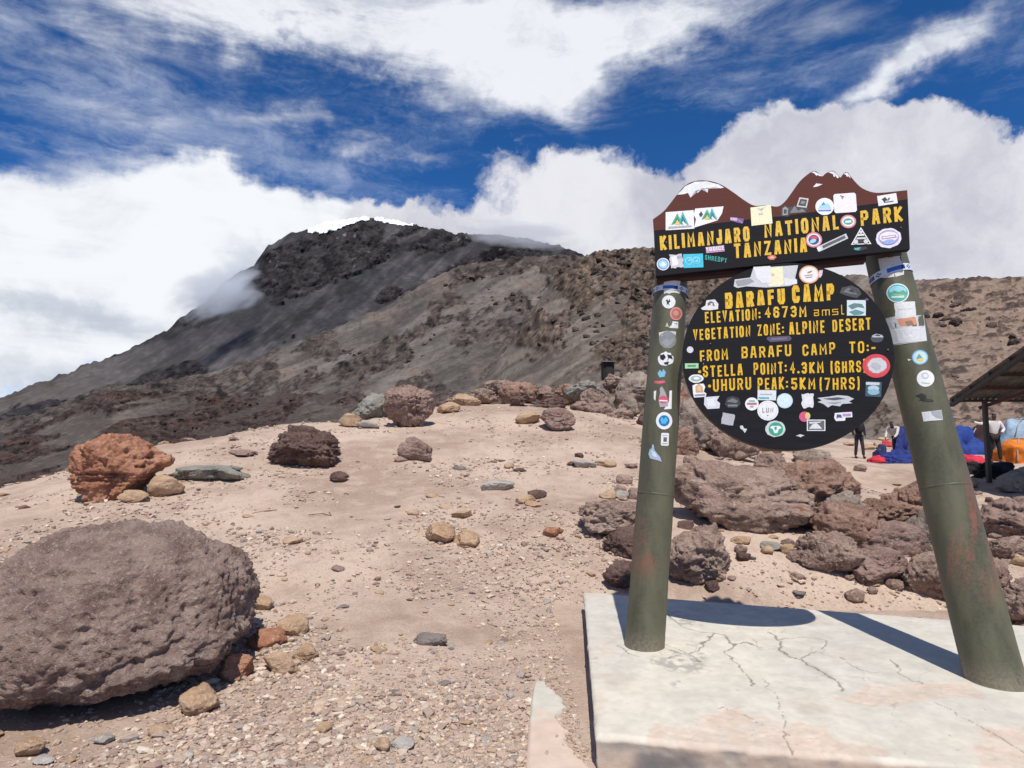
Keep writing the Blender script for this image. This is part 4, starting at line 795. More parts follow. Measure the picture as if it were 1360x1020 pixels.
# sign plane, in front of both posts
h1, h2 = .55, .97
a1 = PL.A+PL.d*PL.L*h1; a2 = PL.A+PL.d*PL.L*h2; b1 = PR.A+PR.d*PR.L*h1; b2 = PR.A+PR.d*PR.L*h2
cen = (a1+a2+b1+b2)/4; hx = (b1+b2-a1-a2); up = (a2+b2-a1-b1); nn = np.cross(hx, up); nn /= np.linalg.norm(nn)
if nn[1] > 0: nn = -nn
THK = .042
offs = max((q-cen).dot(nn)+r_ for q, r_ in ((a1, PL.rad(PL.L*.6)), (a2, PL.r1), (b1, PR.rad(PR.L*.6)), (b2, PR.r1)))+THK+.004
PC = cen+nn*offs                # front face of the boards
def bmap(px, py, off=.0): 
    d = ray(px, py); return CAM+d*(((PC+nn*off)-CAM).dot(nn)/d.dot(nn))
def wood(name, c1, c2):
    m = bpy.data.materials.new(name); m.use_nodes = True; T = NT(m.node_tree); b = T.n['Principled BSDF']
    g = T.new('ShaderNodeNewGeometry').outputs['Position']; mp = T.new('ShaderNodeMapping'); T.l.new(g, mp.inputs[0]); mp.inputs['Scale'].default_value = (1, 1, 9)
    n = T.noise(mp.outputs[0], 5, 7, .65, .4); n2 = T.noise(g, 70, 5, .7)
    c = T.mix(T.mr(n, .3, .7), C4(c1), C4(c2)); c = T.mix(T.mr(n2, .66, .78, 0, .5), c, C4([min(1, x*2.2+.03) for x in c2]))
    T.set(b.inputs['Base Color'], c); T.set(b.inputs['Roughness'], T.mr(n, .3, .7, .6, .85)); b.inputs['Specular IOR Level'].default_value = .12
    bp = T.new('ShaderNodeBump'); bp.inputs['Strength'].default_value = .3; bp.inputs['Distance'].default_value = .003
    T.l.new(T.m('ADD', n, n2), bp.inputs['Height']); T.l.new(bp.outputs[0], b.inputs['Normal']); return m
W_BLACK = wood('black_painted_board', (.008, .008, .010), (.016, .016, .020)); W_BROWN = wood('red_brown_painted_board', (.095, .030, .023), (.125, .041, .031)); W_EDGE = wood('bare_timber_edge', (.07, .045, .03), (.14, .09, .055)); W_BEAM = wood('dark_red_beam', (.035, .018, .016), (.07, .035, .03))
def prism(px, mat, edge=None, t=THK, off=0, mapper=None):
    mb = MB(); fr = [bmap(x, y, off) for x, y in px]; bk = [p-nn*t for p in fr]; n = len(px)
    mb.add(fr+bk, [tuple(range(n)), tuple(range(n, 2*n))[::-1]], mat)
    mb.add(fr+bk, [(i, i+n, (i+1) % n+n, (i+1) % n) for i in range(n)], edge or mat); return mb
def smooth_px(pts, k=4):
    out = []
    for i in range(len(pts)-1):
        p0 = pts[max(0, i-1)]; p1 = pts[i]; p2 = pts[i+1]; p3_ = pts[min(len(pts)-1, i+2)]
        for j in range(k):
            t = j/k; out.append(tuple(.5*((2*p1[c])+(-p0[c]+p2[c])*t+(2*p0[c]-5*p1[c]+4*p2[c]-p3_[c])*t*t+(-p0[c]+3*p1[c]-3*p2[c]+p3_[c])*t**3) for c in (0, 1)))
    return out+[pts[-1]]
z1 = lambda x, y: (850+x/3.579, 210+y/3.579)
z2 = lambda x, y: (880+x/3.7765, 340+y/3.7765)
z3 = lambda x, y: (820+x/3.643, 340+y/3.643)
z4 = lambda x, y: (1130+x/3.516, 330+y/3.516)
tri = lambda mb: mb
def tri_mesh(mb, name, smooth=False):
    me = mb.mesh(name, smooth); return me
bound = [z1(66, 345), z1(530, 290), z1(680, 276), z1(1060, 224), z1(1273, 196)]
hb_ = prism([bound[0]]+[z1(75, 560), z1(1283, 432)]+bound[::-1][:-1], W_BLACK).link('header_board'); child(hb_, root)
mt = smooth_px([z1(62, 290), z1(110, 255), z1(140, 220), z1(180, 168), z1(215, 130), z1(260, 109), z1(320, 107), z1(380, 123), z1(440, 160), z1(500, 203), z1(545, 226), z1(600, 224), z1(655, 230), z1(690, 205), z1(720, 165), z1(760, 110), z1(800, 75), z1(828, 61), z1(848, 70), z1(865, 87), z1(882, 73), z1(908, 61), z1(924, 63), z1(940, 80), z1(953, 92), z1(966, 75), z1(985, 66), z1(1000, 85), z1(1030, 120), z1(1060, 145), z1(1110, 163), z1(1165, 163), z1(1270, 152)], 3)
mo = prism(mt+[(x, y-.15) for x, y in bound[::-1]], W_BROWN).link('mountain_cutout'); child(mo, root); mo['label'] = 'red brown cutout of two mountains along the top of the header board'
# timber beam behind the header board, between the posts
bb = MB(); q = [z1(80, 470), z1(80, 584), z1(1075, 488), z1(1075, 380)]
fr = [bmap(x, y, -THK-.003) for x, y in q]; bk = [p-nn*.06 for p in fr]
bb.add(fr+bk, [(0, 1, 2, 3), (7, 6, 5, 4), (0, 4, 5, 1), (1, 5, 6, 2), (2, 6, 7, 3), (3, 7, 4, 0)], W_BEAM); beam = bb.link('crossbeam'); child(beam, root)
disc_px = [(1047+140.5*math.cos(a), 473.5+124.5*math.sin(a)) for a in np.linspace(0, 2*math.pi, 97)[:-1]]
rb_ = prism(disc_px[::-1], W_BLACK, W_EDGE, .05, -.004).link('round_board'); child(rb_, root)
# ---- print on boards and posts
LEV = {'n': 0}
class Surf:
    def __init__(s, kind, ob, post=None, base=0): s.kind, s.ob, s.post, s.base = kind, ob, post, base
    def map(s, px, py, off): return s.post.map(px, py, off) if s.post else bmap(px, py, off+s.base)
S_H = Surf('b', hb_); S_M = Surf('b', mo); S_D = Surf('b', rb_, None, -.004); S_L = Surf('p', pl, PL); S_R = Surf('p', pr_, PR)
def fill(mb, surf, pts, mat, off):      # star shaped outline in photo pixels
    cx = sum(p[0] for p in pts)/len(pts); cy = sum(p[1] for p in pts)/len(pts)
    if surf.post:
        q = []
        for i in range(len(pts)):
            a, b = pts[i], pts[(i+1) % len(pts)]; k = max(1, int(math.dist(a, b)/3))
            q += [(a[0]+(b[0]-a[0])*j/k, a[1]+(b[1]-a[1])*j/k) for j in range(k)]
        pts = q
    n = len(pts); rings = (1, .66, .33) if surf.post else (1,)
    v = [surf.map(cx, cy, off)]; f = []
    for r_ in rings: v += [surf.map(cx+(x-cx)*r_, cy+(y-cy)*r_, off) for x, y in pts]
    for k in range(len(rings)-1):
        b = 1+k*n; c = 1+(k+1)*n; f += [(b+i, c+i, c+(i+1) % n, b+(i+1) % n) for i in range(n)]
    b = 1+(len(rings)-1)*n; f += [(b+i, 0, b+(i+1) % n) for i in range(n)]
    mb.add(v, f, mat)
def ell(cx, cy, rx, ry=None, a=0, n=28, j=0, seed=0):
    ry = ry or rx; rg = random.Random(seed); A_ = R(a); o = []
    for i in range(n):
        t = 2*math.pi*i/n; k = 1+rg.uniform(-j, j); x = rx*k*math.cos(t); y = ry*k*math.sin(t); o.append((cx+x*math.cos(A_)-y*math.sin(A_), cy+x*math.sin(A_)+y*math.cos(A_)))
    return o
def rect(cx, cy, w_, h_, a=-8, rag=0, seed=0, cut=0):
    A_ = R(a); rg = random.Random(seed); c = []
    if cut:
        k = cut; pts = [(-1+k, -1), (1-k, -1), (1, -1+k*w_/h_), (1, 1-k*w_/h_), (1-k, 1), (-1+k, 1), (-1, 1-k*w_/h_), (-1, -1+k*w_/h_)]
    elif rag:
        pts = []
        for (x0, y0), (x1, y1) in (((-1, -1), (1, -1)), ((1, -1), (1, 1)), ((1, 1), (-1, 1)), ((-1, 1), (-1, -1))):
            for j in range(6): t = j/6; pts.append((x0+(x1-x0)*t+rg.uniform(-rag, rag), y0+(y1-y0)*t+rg.uniform(-rag, rag)))
    else: pts = [(-1, -1), (1, -1), (1, 1), (-1, 1)]
    return [(cx+x*w_/2*math.cos(A_)-y*h_/2*math.sin(A_), cy+x*w_/2*math.sin(A_)+y*h_/2*math.cos(A_)) for x, y in pts]
WH = (.78, .78, .78); BK = (.02, .02, .022); GR = (.05, .35, .22); BLU = (.06, .22, .62); CY = (.03, .50, .66); TEAL = (.06, .40, .42); RED = (.62, .06, .07); PINK = (.70, .22, .24); CRE = (.80, .76, .50); GY = (.38, .38, .40); DG = (.09, .09, .10); NAVY = (.03, .05, .22); YEL = (.75, .55, .08); SKY = (.35, .62, .78); PUR = (.13, .06, .22); OR = (.78, .25, .06); SIL = (.55, .56, .58); LG = (.35, .62, .36); BRN = (.42, .22, .10)
def sm(c): return flat(c, .38, var=.07, scale=90)
def sticker(surf, layers, label=None, name='sticker'):
    mb = MB(); LEV['n'] += 1; o0 = .0012+(LEV['n'] % 5)*.00022
    for i, (pts, c) in enumerate(layers): fill(mb, surf, pts, sm(c), o0+i*.0005)
    o = mb.link(name); child(o, surf.ob)
    if label: o['label'] = label
    return o
# stroke letters, hand painted block capitals (x 0..1, y 0..1)
c_ = .18
GL = {'A': [[(0, 0), (.32, 1), (.68, 1), (1, 0)], [(.16, .3), (.84, .3)]], 'B': [[(0, 0), (0, 1), (.8, 1), (1, .85), (1, .65), (.8, .52), (0, .52)], [(.8, .52), (1, .4), (1, .15), (.8, 0), (0, 0)]],
 'C': [[(1, .75), (1, .85), (.75, 1), (.25, 1), (0, .85), (0, .15), (.25, 0), (.75, 0), (1, .15), (1, .25)]], 'D': [[(0, 0), (0, 1), (.7, 1), (1, .8), (1, .2), (.7, 0), (0, 0)]], 'E': [[(1, 1), (0, 1), (0, 0), (1, 0)], [(0, .5), (.8, .5)]],
 'F': [[(0, 0), (0, 1), (1, 1)], [(0, .5), (.85, .5)]], 'G': [[(1, .75), (1, .88), (.75, 1), (.25, 1), (0, .85), (0, .15), (.25, 0), (.75, 0), (1, .15), (1, .45), (.55, .45)]], 'H': [[(0, 0), (0, 1)], [(1, 0), (1, 1)], [(0, .5), (1, .5)]], 'I': [[(.5, 0), (.5, 1)]],
 'J': [[(1, 1), (1, .15), (.75, 0), (.25, 0), (0, .15), (0, .3)]], 'K': [[(0, 0), (0, 1)], [(1, 1), (.12, .48), (1, 0)]], 'L': [[(0, 1), (0, 0), (1, 0)]], 'M': [[(0, 0), (0, 1), (.5, .35), (1, 1), (1, 0)]], 'N': [[(0, 0), (0, 1), (1, 0), (1, 1)]],
 'O': [[(.5, 1), (.25, 1), (0, .85), (0, .15), (.25, 0), (.75, 0), (1, .15), (1, .85), (.75, 1), (.5, 1)]], 'P': [[(0, 0), (0, 1), (.75, 1), (1, .87), (1, .58), (.75, .45), (0, .45)]], 'R': [[(0, 0), (0, 1), (.75, 1), (1, .87), (1, .62), (.75, .5), (0, .5)], [(.55, .5), (1, 0)]],
 'S': [[(1, .78), (1, .87), (.75, 1), (.25, 1), (0, .87), (0, .65), (.25, .53), (.75, .47), (1, .35), (1, .13), (.75, 0), (.25, 0), (0, .13), (0, .22)]], 'T': [[(0, 1), (1, 1)], [(.5, 0), (.5, 1)]], 'U': [[(0, 1), (0, .15), (.25, 0), (.75, 0), (1, .15), (1, 1)]], 'V': [[(0, 1), (.5, 0), (1, 1)]], 'Y': [[(0, 1), (.5, .5), (1, 1)], [(.5, .5), (.5, 0)]], 'Z': [[(0, 1), (1, 1), (0, 0), (1, 0)]],
 '3': [[(0, .87), (.25, 1), (.75, 1), (1, .85), (1, .65), (.75, .52), (.35, .52)], [(.75, .52), (1, .4), (1, .15), (.75, 0), (.25, 0), (0, .13)]], '4': [[(.72, 0), (.72, 1), (0, .32), (1, .32)]], '5': [[(1, 1), (0, 1), (0, .57), (.75, .57), (1, .42), (1, .15), (.75, 0), (.25, 0), (0, .13)]],
 '6': [[(1, .83), (.75, 1), (.25, 1), (0, .85), (0, .15), (.25, 0), (.75, 0), (1, .15), (1, .42), (.75, .55), (0, .55)]], '7': [[(0, 1), (1, 1), (.35, 0)]], '(': [[(.8, 1.08), (.3, .8), (.3, .15), (.8, -.12)]], ')': [[(.2, 1.08), (.7, .8), (.7, .15), (.2, -.12)]], '-': [[(0, .4), (1, .4)]],
 'a': [[(.1, .62), (.9, .62), (.9, 0), (.1, 0), (.1, .32), (.9, .32)]], 'm': [[(0, 0), (0, .6), (1, .6), (1, 0)], [(.5, 0), (.5, .6)]], 's': [[(1, .6), (0, .6), (0, .32), (1, .32), (1, 0), (0, 0)]], 'l': [[(.2, 1), (.2, 0), (.9, 0)]],
 ':': 'colon', '.': 'dot', '*': 'bullet'}
WD = {'I': .34, '(': .5, ')': .5, ':': .3, '.': .3, ' ': .75, '-': .7, 'M': 1.2, 'm': 1.3, 'J': .85, 'l': .6, 'N': 1.08, 'F': .9, 'L': .85, 'E': .88, '*': .4}
def ribbon(mb, surf, pts, hw, mat, off):
    n = len(pts); closed = pts[0] == pts[-1] and n > 2; L_, R_ = [], []
    for i in range(n):
        if closed and i in (0, n-1): a, b = pts[-2], pts[1]
        else: a, b = pts[max(0, i-1)], pts[min(n-1, i+1)]
        p = pts[i]
        d1 = np.array(p)-np.array(a); d2_ = np.array(b)-np.array(p)
        if np.linalg.norm(d1) < 1e-9: d1 = d2_
        if np.linalg.norm(d2_) < 1e-9: d2_ = d1
        d1 = d1/np.linalg.norm(d1); d2_ = d2_/np.linalg.norm(d2_); n1 = np.array([-d1[1], d1[0]]); n2 = np.array([-d2_[1], d2_[0]]); m_ = n1+n2
        l_ = np.linalg.norm(m_); m_ = m_/l_ if l_ > .2 else n1; k = 1/max(.8, m_.dot(n1))
        e = np.array(p, float)
        if not closed and i == 0: e = e-d2_*hw*.85
        if not closed and i == n-1: e = e+d1*hw*.85
        L_.append(e+m_*hw*k); R_.append(e-m_*hw*k)
    v = [surf.map(x, y, off) for x, y in L_]+[surf.map(x, y, off) for x, y in R_]
    mb.add(v, [(i, i+1, n+i+1, n+i) for i in range(n-1)], mat)
def text(surf, s, l0, r0, h, th=.115, mat=None, name='lettering', label=None, gap=.42, seed=0, off=.001):
    rg = random.Random(seed+len(s)); ws = [WD.get(ch, 1) for ch in s]; tot = sum(ws)+gap*(len(s)-1)
    l0 = np.array(l0, float); r0 = np.array(r0, float); ux = (r0-l0)/tot; L_ = np.linalg.norm(r0-l0); nrm = np.array([(r0-l0)[1], -(r0-l0)[0]])/L_; nrm = nrm*.55+np.array([0, -1])*.45; hw = th*h/2
    mb = MB(); x = 0
    for ch, w_ in zip(s, ws):
        hh = h*rg.uniform(.96, 1.04); oy = rg.uniform(-.02, .02)*h; tilt = rg.uniform(-.02, .02)
        def tp(a, b): return tuple(l0+ux*(x+hw/np.linalg.norm(ux)+a*(w_-2*hw/np.linalg.norm(ux)))+nrm*(hw*.9+b*(hh-2*hw*.9)+oy))
        g_ = GL.get(ch)
        if g_ == 'colon':
            for yy in (.2, .65): fill(mb, surf, ell(*tp(.5, yy), hw*1.25, n=8), mat, off)
        elif g_ == 'dot': fill(mb, surf, ell(*tp(.5, .05), hw*1.2, n=8), mat, off)
        elif g_ == 'bullet': fill(mb, surf, ell(*tp(.5, .45), hw*1.7, n=10), mat, off)
        elif g_:
            for k, st_ in enumerate(g_): ribbon(mb, surf, [tp(a, b) for a, b in st_], hw*rg.uniform(.94, 1.06), mat, off+k*.0003)
        x += w_+gap
    o = mb.link(name); child(o, surf.ob)
    if label: o['label'] = label
    return o
YP = flat((.70, .42, .012), .42, var=.16, scale=60)
T1 = .195
text(S_H, 'KILIMANJARO', (877, 332.5), (996, 319.8), 19, T1, YP); text(S_H, 'NATIONAL', (1015.5, 316), (1114.5, 304.2), 19.5, T1, YP, seed=2); text(S_H, 'PARK', (1143.5, 300), (1199, 293.3), 20.5, T1, YP, seed=3); text(S_H, 'TANZANIA', (975.2, 343.4), (1072, 334.3), 19.5, T1, YP, seed=4)
text(S_D, 'BARAFU', (963.5, 410.2), (1043, 403), 21, .215, YP, seed=5); text(S_D, 'CAMP', (1052.3, 402.4), (1108.3, 398.8), 23, .21, YP, seed=6)
text(S_D, 'ELEVATION:', (936.4, 429.5), (1009.8, 424.7), 14.8, .16, YP, seed=7); text(S_D, '4673M', (1015.6, 422.1), (1071.2, 420.6), 14.8, .19, YP, seed=8); text(S_D, 'amsl', (1080.5, 420), (1121.5, 417.6), 13, .10, YP, seed=9)
text(S_D, 'VEGETATION ZONE:', (921, 452.4), (1041, 443.8), 14.8, .155, YP, seed=10); text(S_D, 'ALPINE DESERT', (1048.4, 444.6), (1156.7, 438), 16, .16, YP, seed=11)
text(S_D, 'FROM', (929.8, 480.3), (967, 477.5), 14.8, .165, YP, seed=12); text(S_D, 'BARAFU', (985, 476), (1051, 472.8), 15, .165, YP, seed=13); text(S_D, 'CAMP', (1066, 472.8), (1109.5, 470), 15, .165, YP, seed=14); text(S_D, 'TO:-', (1128, 469.3), (1163, 468), 15, .165, YP, seed=15)
text(S_D, '*STELLA', (928, 501.3), (986.5, 498.4), 15.4, .16, YP, seed=16); text(S_D, 'POINT:', (1001, 498.1), (1044.7, 495.7), 15.4, .16, YP, seed=17); text(S_D, '4.3KM', (1049, 496.5), (1094, 495), 15.4, .18, YP, seed=18); text(S_D, '(6HRS)', (1103, 496), (1150, 493.6), 15.4, .16, YP, seed=19)
text(S_D, '*UHURU', (941, 520), (997.8, 517.4), 16, .15, YP, seed=20); text(S_D, 'PEAK:', (1006.3, 518), (1046.3, 516.9), 16, .15, YP, seed=21); text(S_D, '5KM', (1051, 517.6), (1083, 516.9), 15.4, .19, YP, seed=22); text(S_D, '(7HRS)', (1088.2, 518), (1142.2, 516.8), 16, .15, YP, seed=23)
q1 = lambda pts: [z1(*p) for p in pts]; q2 = lambda pts: [z2(*p) for p in pts]; q3 = lambda pts: [z3(*p) for p in pts]; q4 = lambda pts: [z4(*p) for p in pts]
# header
snowp = flat((.72, .73, .75), .6, var=.15, scale=30)
CAPS = [[(176, 174), (200, 150), (215, 133), (262, 112), (318, 110), (375, 125), (400, 140), (385, 143), (355, 137), (345, 143), (325, 140), (322, 164), (300, 140), (275, 165), (262, 156), (240, 188), (228, 165), (205, 172)]]
CAPS += [[(815, 68), (828, 63), (846, 72), (862, 84), (855, 86), (845, 80), (838, 84), (828, 72)], [(895, 68), (908, 63), (923, 65), (938, 80), (946, 92), (938, 96), (932, 84), (922, 90), (915, 74)], [(968, 76), (984, 68), (998, 86), (1000, 96), (990, 84), (984, 90), (978, 78)], [(822, 138), (838, 120), (868, 124), (846, 134)]]
for t_ in CAPS:
    mb = MB(); fill(mb, S_M, q1(t_), snowp, .001); child(mb.link('snow_cap'), mo)
def tris(f, cx, cy, s, c=GR, c2=YEL): return [(f([(cx-s, cy+s*.7), (cx-s*.3, cy-s*.6), (cx+s*.4, cy+s*.7), (cx+s*.2, cy+s*.7), (cx-s*.3, cy-s*.2), (cx-s*.75, cy+s*.7)]), c), (f([(cx-s*.2, cy+s*.7), (cx+s*.3, cy-s*.8), (cx+s, cy+s*.7), (cx+s*.8, cy+s*.7), (cx+s*.3, cy-s*.35), (cx, cy+s*.7)]), TEAL), (f([(cx-s*.6, cy+s*.7), (cx-s*.3, cy+s*.1), (cx, cy+s*.7)]), c2)]
sticker(S_H, [(q1([(122, 257), (255, 247), (258, 335), (122, 343)]), WH)]+tris(q1, 190, 287, 42)+[(q1([(135, 326), (245, 318), (245, 326), (135, 334)]), GY)], 'white sticker with two green peaks')
sticker(S_H, [(q1([(262, 240), (397, 229), (390, 262), (368, 296), (258, 330), (266, 290), (255, 270)]), WH)]+tris(q1, 330, 265, 38)+[(q1([(280, 268), (290, 252), (300, 266), (290, 280)]), BK)], 'white pennant shaped sticker with green peaks')
sticker(S_H, [(q1([(428, 280), (462, 284), (494, 288), (488, 312), (460, 306), (428, 296)]), PUR), (q1([(430, 282), (464, 284), (460, 298), (430, 295)]), (.55, .40, .55)), (q1([(466, 290), (490, 306), (486, 310), (462, 294)]), (.35, .2, .35))], 'small torn purple flag sticker')
sticker(S_H, [(q1([(525, 235), (622, 222), (630, 310), (530, 322)]), CRE), (q1([(560, 236), (578, 248), (588, 232), (596, 234), (578, 256), (556, 240)]), (.6, .58, .5)), (q1([(562, 262), (585, 260), (585, 268), (563, 270)]), (.5, .5, .4))], 'cream paper square notched over the board top')
sticker(S_H, [(q1([(672, 235), (690, 224), (708, 232), (760, 232), (800, 236), (798, 250), (715, 262), (705, 278), (670, 276)]), BK), (q1([(712, 262), (735, 225), (752, 252), (770, 240), (790, 256)]), (.16, .16, .17)), (q1([(678, 240), (690, 230), (704, 240), (702, 270), (678, 272)]), (.28, .28, .29)), (q1([(684, 244), (698, 244), (696, 264), (684, 264)]), BK)], 'black sticker with grey mountain print')
sticker(S_H, [(q1([(758, 186), (802, 192), (792, 236), (744, 230)]), (.55, .55, .55)), (q1([(763, 193), (795, 198), (787, 229), (751, 224)]), BK), (q1([(768, 202), (788, 206), (780, 220), (762, 216)]), (.2, .2, .2))], 'small framed black sticker')
sticker(S_H, [(ell(*z1(878, 230), 12.4, 11.4), WH), (q1([(845, 240), (872, 206), (884, 220), (892, 212), (912, 240)]), SKY), (q1([(862, 225), (873, 208), (880, 222)]), BLU), (q1([(848, 246), (908, 244), (908, 251), (848, 252)]), BLU)], 'round white sticker with blue peak')
sticker(S_H, [(rect(*z1(975, 213), 30, 25.5, -4, cut=.14), (.80, .76, .78)), (q1([(950, 175), (972, 182), (962, 196)]), (.2, .2, .22))], 'blank white rounded square sticker')
sticker(S_H, [(rect(*z1(1176, 197), 25.8, 13.5, -9), WH), (q1([(1148, 196), (1165, 184), (1175, 196), (1186, 200), (1168, 203), (1160, 212), (1155, 202)]), BK), (q1([(1160, 208), (1205, 202), (1205, 207), (1160, 213)]), DG), (q1([(1178, 192), (1190, 186), (1184, 198)]), BK)], 'white sticker with small black runner figure')
sticker(S_H, [(ell(*z1(990, 301), 10.4, 8.8), PINK), (ell(*z1(990, 301), 8.2, 6.8), WH), (ell(*z1(990, 301), 6.2, 4.2), GR), (rect(*z1(990, 302), 8, 3, -5), WH)], 'round red ringed sticker')
sticker(S_H, [(ell(*z1(826, 388), 11, 10.2), PINK), (ell(*z1(826, 388), 9.0, 8.2), WH), (ell(*z1(826, 388), 7.2, 6.6), NAVY), (ell(*z1(826, 378), 5, 2.2), RED), (ell(*z1(822, 394), 4.5, 2.5, -20), SKY)], 'round navy and red sticker beside the country name')
sticker(S_H, [(rect(*z1(915, 402), 43, 7.2, -25), SIL), (rect(*z1(922, 398), 33, 3.8, -25), DG), (rect(*z1(852, 432), 5, 5, -25), WH)], 'slanting silver strip sticker')
sticker(S_H, [(q1([(1050, 328), (1100, 408), (1003, 412)]), WH), (q1([(1050, 337), (1092, 404), (1012, 407)]), BK), (q1([(1036, 362), (1064, 360), (1066, 368), (1034, 370)]), WH), (ell(*z1(1050, 352), 2.2), (.6, .6, .6)), (q1([(1030, 378), (1072, 376), (1076, 384), (1028, 386)]), (.6, .6, .6)), (ell(*z1(1026, 398), 3), (.6, .6, .6)), (ell(*z1(1074, 396), 3), (.6, .6, .6))], 'black triangular sticker with white outline')
sticker(S_H, [(q1([(1015, 424), (1075, 420), (1080, 432), (1040, 442), (1014, 436)]), BK), (q1([(1018, 428), (1050, 424), (1040, 438), (1020, 436)]), TEAL)], 'small teal scrap')
sticker(S_H, [(ell(*z1(1182, 380), 17, 13.2, -6, j=.04, seed=3), (.74, .70, .78)), (ell(*z1(1182, 378), 13.8, 10.2, -6), (.36, .30, .55)), (ell(*z1(1182, 374), 12.4, 7, -6), (.78, .74, .78)), (q1([(1148, 372), (1216, 364), (1220, 378), (1150, 386)]), (.44, .24, .38)), (q1([(1152, 376), (1212, 368), (1214, 373), (1154, 382)]), WH), (ell(*z1(1184, 398), 8, 3.3, -6), (.3, .4, .7))], 'oval whitish sticker with purple print')
sticker(S_H, [(rect(*z1(357, 433), 24.5, 8, -6), (.55, .30, .50))], 'small purple sticker with white word')
text(S_H, 'VODICE', (937.6, 334.3), (961.6, 331.8), 5.4, .22, sm(WH), off=.0042)
tl = flat((.02, .42, .36), .5); text(S_H, 'SHREDPY', (936, 344.5), (965, 349), 6.2, .14, tl)
sticker(S_H, [(ell(*z1(110, 504), 8.4, 8.2), WH), (ell(*z1(110, 504), 7.2, 7), (.18, .36, .66)), (ell(*z1(110, 504), 5.6, 5.4), SKY), (q1([(96, 506), (110, 492), (124, 506), (110, 518)]), WH)], 'round blue and white sticker at the lower left corner')
sticker(S_H, [(rect(*z1(173, 490), 17, 17.5, -5, .12, 4), SIL), (rect(*z1(165, 486), 8, 12, -5, .2, 5), WH), (rect(*z1(186, 470), 6, 4, -5, .2, 6), GY)], 'torn white and silver sticker')
sticker(S_H, [(rect(*z1(253, 488), 26.5, 18.3, -2), CY), (ell(*z1(232, 488), 5, 5, n=14), SKY), (ell(*z1(232, 488), 4, 4, n=14), CY), (ell(*z1(268, 486), 5, 5, n=14), SKY), (ell(*z1(268, 486), 4, 4, n=14), CY), (q1([(225, 488), (240, 480), (238, 492)]), SKY), (q1([(260, 494), (275, 480), (276, 494)]), SKY)], 'bright cyan rectangular sticker')
sticker(S_H, [(ell(*z1(627, 472), 5.4, 3.2, -5, j=.12, seed=2), (.70, .16, .10)), (ell(*z1(627, 472), 2.8, 1.3), (.8, .5, .4))], 'small orange red sticker under the country name')
# round board
sticker(S_D, [(q2([(357, 152), (362, 118), (440, 108), (455, 60), (680, 46), (665, 108), (676, 136), (640, 150), (520, 158), (420, 152), (375, 160)]), SIL), (q2([(365, 124), (440, 112), (460, 128), (420, 146), (376, 152)]), (.3, .3, .31)), (q2([(455, 55), (540, 50), (545, 140), (500, 135), (470, 110)]), (.72, .72, .74))], 'torn silver and white sticker patch at the top of the round board')
sticker(S_D, [(q2([(516, 62), (602, 52), (608, 140), (586, 152), (532, 150)]), CRE), (ell(*z2(553, 94), 2.4, 2), (.6, .5, .3)), (q2([(608, 110), (674, 118), (674, 140), (612, 150)]), (.7, .7, .7))], 'cream paper over the silver patch')
sticker(S_D, [(ell(*z2(735, 93), 13.4, 12), (.72, .36, .18)), (ell(*z2(735, 93), 11.6, 10.2), (.80, .76, .74)), (rect(*z2(738, 80), 6, 2.2, -20), BRN), (rect(*z2(733, 96), 11, 1.3, -5), GY), (rect(*z2(734, 106), 9, 1.3, -5), GY)], 'round white sticker with orange rim')
sticker(S_D, [(q2([(786, 72), (804, 70), (800, 96), (790, 110), (782, 104)]), (.66, .55, .62))], 'small torn pinkish scrap')
sticker(S_D, [(q2([(888, 185), (900, 158), (950, 148), (985, 165), (998, 190), (975, 212), (925, 200)]), (.055, .055, .06)), (q2([(905, 180), (930, 158), (955, 172), (980, 195), (940, 190)]), (.15, .15, .16)), (q2([(930, 175), (950, 165), (965, 185)]), BK)], 'dark worn sticker near the upper right rim')
sticker(S_D, [(rect(*z2(972, 260), 25, 20.5, 0), (.60, .70, .70)), (q2([(930, 250), (960, 236), (1000, 240), (1014, 262), (980, 256), (950, 268)]), (.12, .22, .22)), (q2([(935, 280), (970, 268), (1012, 282), (1000, 292), (960, 296)]), (.10, .26, .28)), (ell(*z2(1024, 218), 2.4, 1.6), PUR)], 'square pale teal landscape sticker')
sticker(S_D, [(q2([(192, 262), (215, 248), (220, 222), (262, 218), (280, 240), (278, 266), (240, 272), (200, 270)]), (.70, .68, .66)), (q2([(226, 236), (240, 226), (256, 232), (262, 252), (240, 244), (226, 250)]), (.14, .13, .13)), (q2([(238, 240), (250, 236), (250, 250)]), WH)], 'white cut out sticker with black drawing')
sticker(S_D, [(q2([(526, 405), (636, 400), (648, 412), (640, 426), (540, 432), (522, 418)]), (.09, .07, .11)), (q2([(545, 412), (625, 408), (625, 418), (545, 424)]), (.17, .14, .20))], 'dark purple arrow shaped sticker')
sticker(S_D, [(ell(*z2(1077, 412), 8.6, 6.2, 0, 16, .1, 4), (.07, .07, .08)), (q2([(1050, 400), (1070, 390), (1100, 396), (1108, 408), (1052, 408)]), (.42, .44, .46)), (q2([(1062, 398), (1075, 393), (1092, 398), (1088, 402)]), BK)], 'dark sticker with silver car shape')
sticker(S_D, [(ell(*z2(138, 470), 4.4, 4.4, n=14), (.62, .62, .66))], 'tiny plain white dot sticker')
sticker(S_D, [(rect(*z2(146, 551), 18, 6.8, -1), LG), (rect(*z2(146, 551), 11, 2.4, -1), (.10, .25, .12))], 'small pale green label')
sticker(S_D, [(ell(*z2(1072, 551), 18.4, 15.8), RED), (ell(*z2(1074, 550), 14.2, 12.0), (.62, .10, .11)), (ell(*z2(1076, 549), 12.2, 10.2, 0, 22, .09, 6), SIL), (ell(*z2(1070, 553), 7, 5, 20, 14, .2, 8), (.44, .44, .47))], 'large red ring sticker with scratched silver middle')
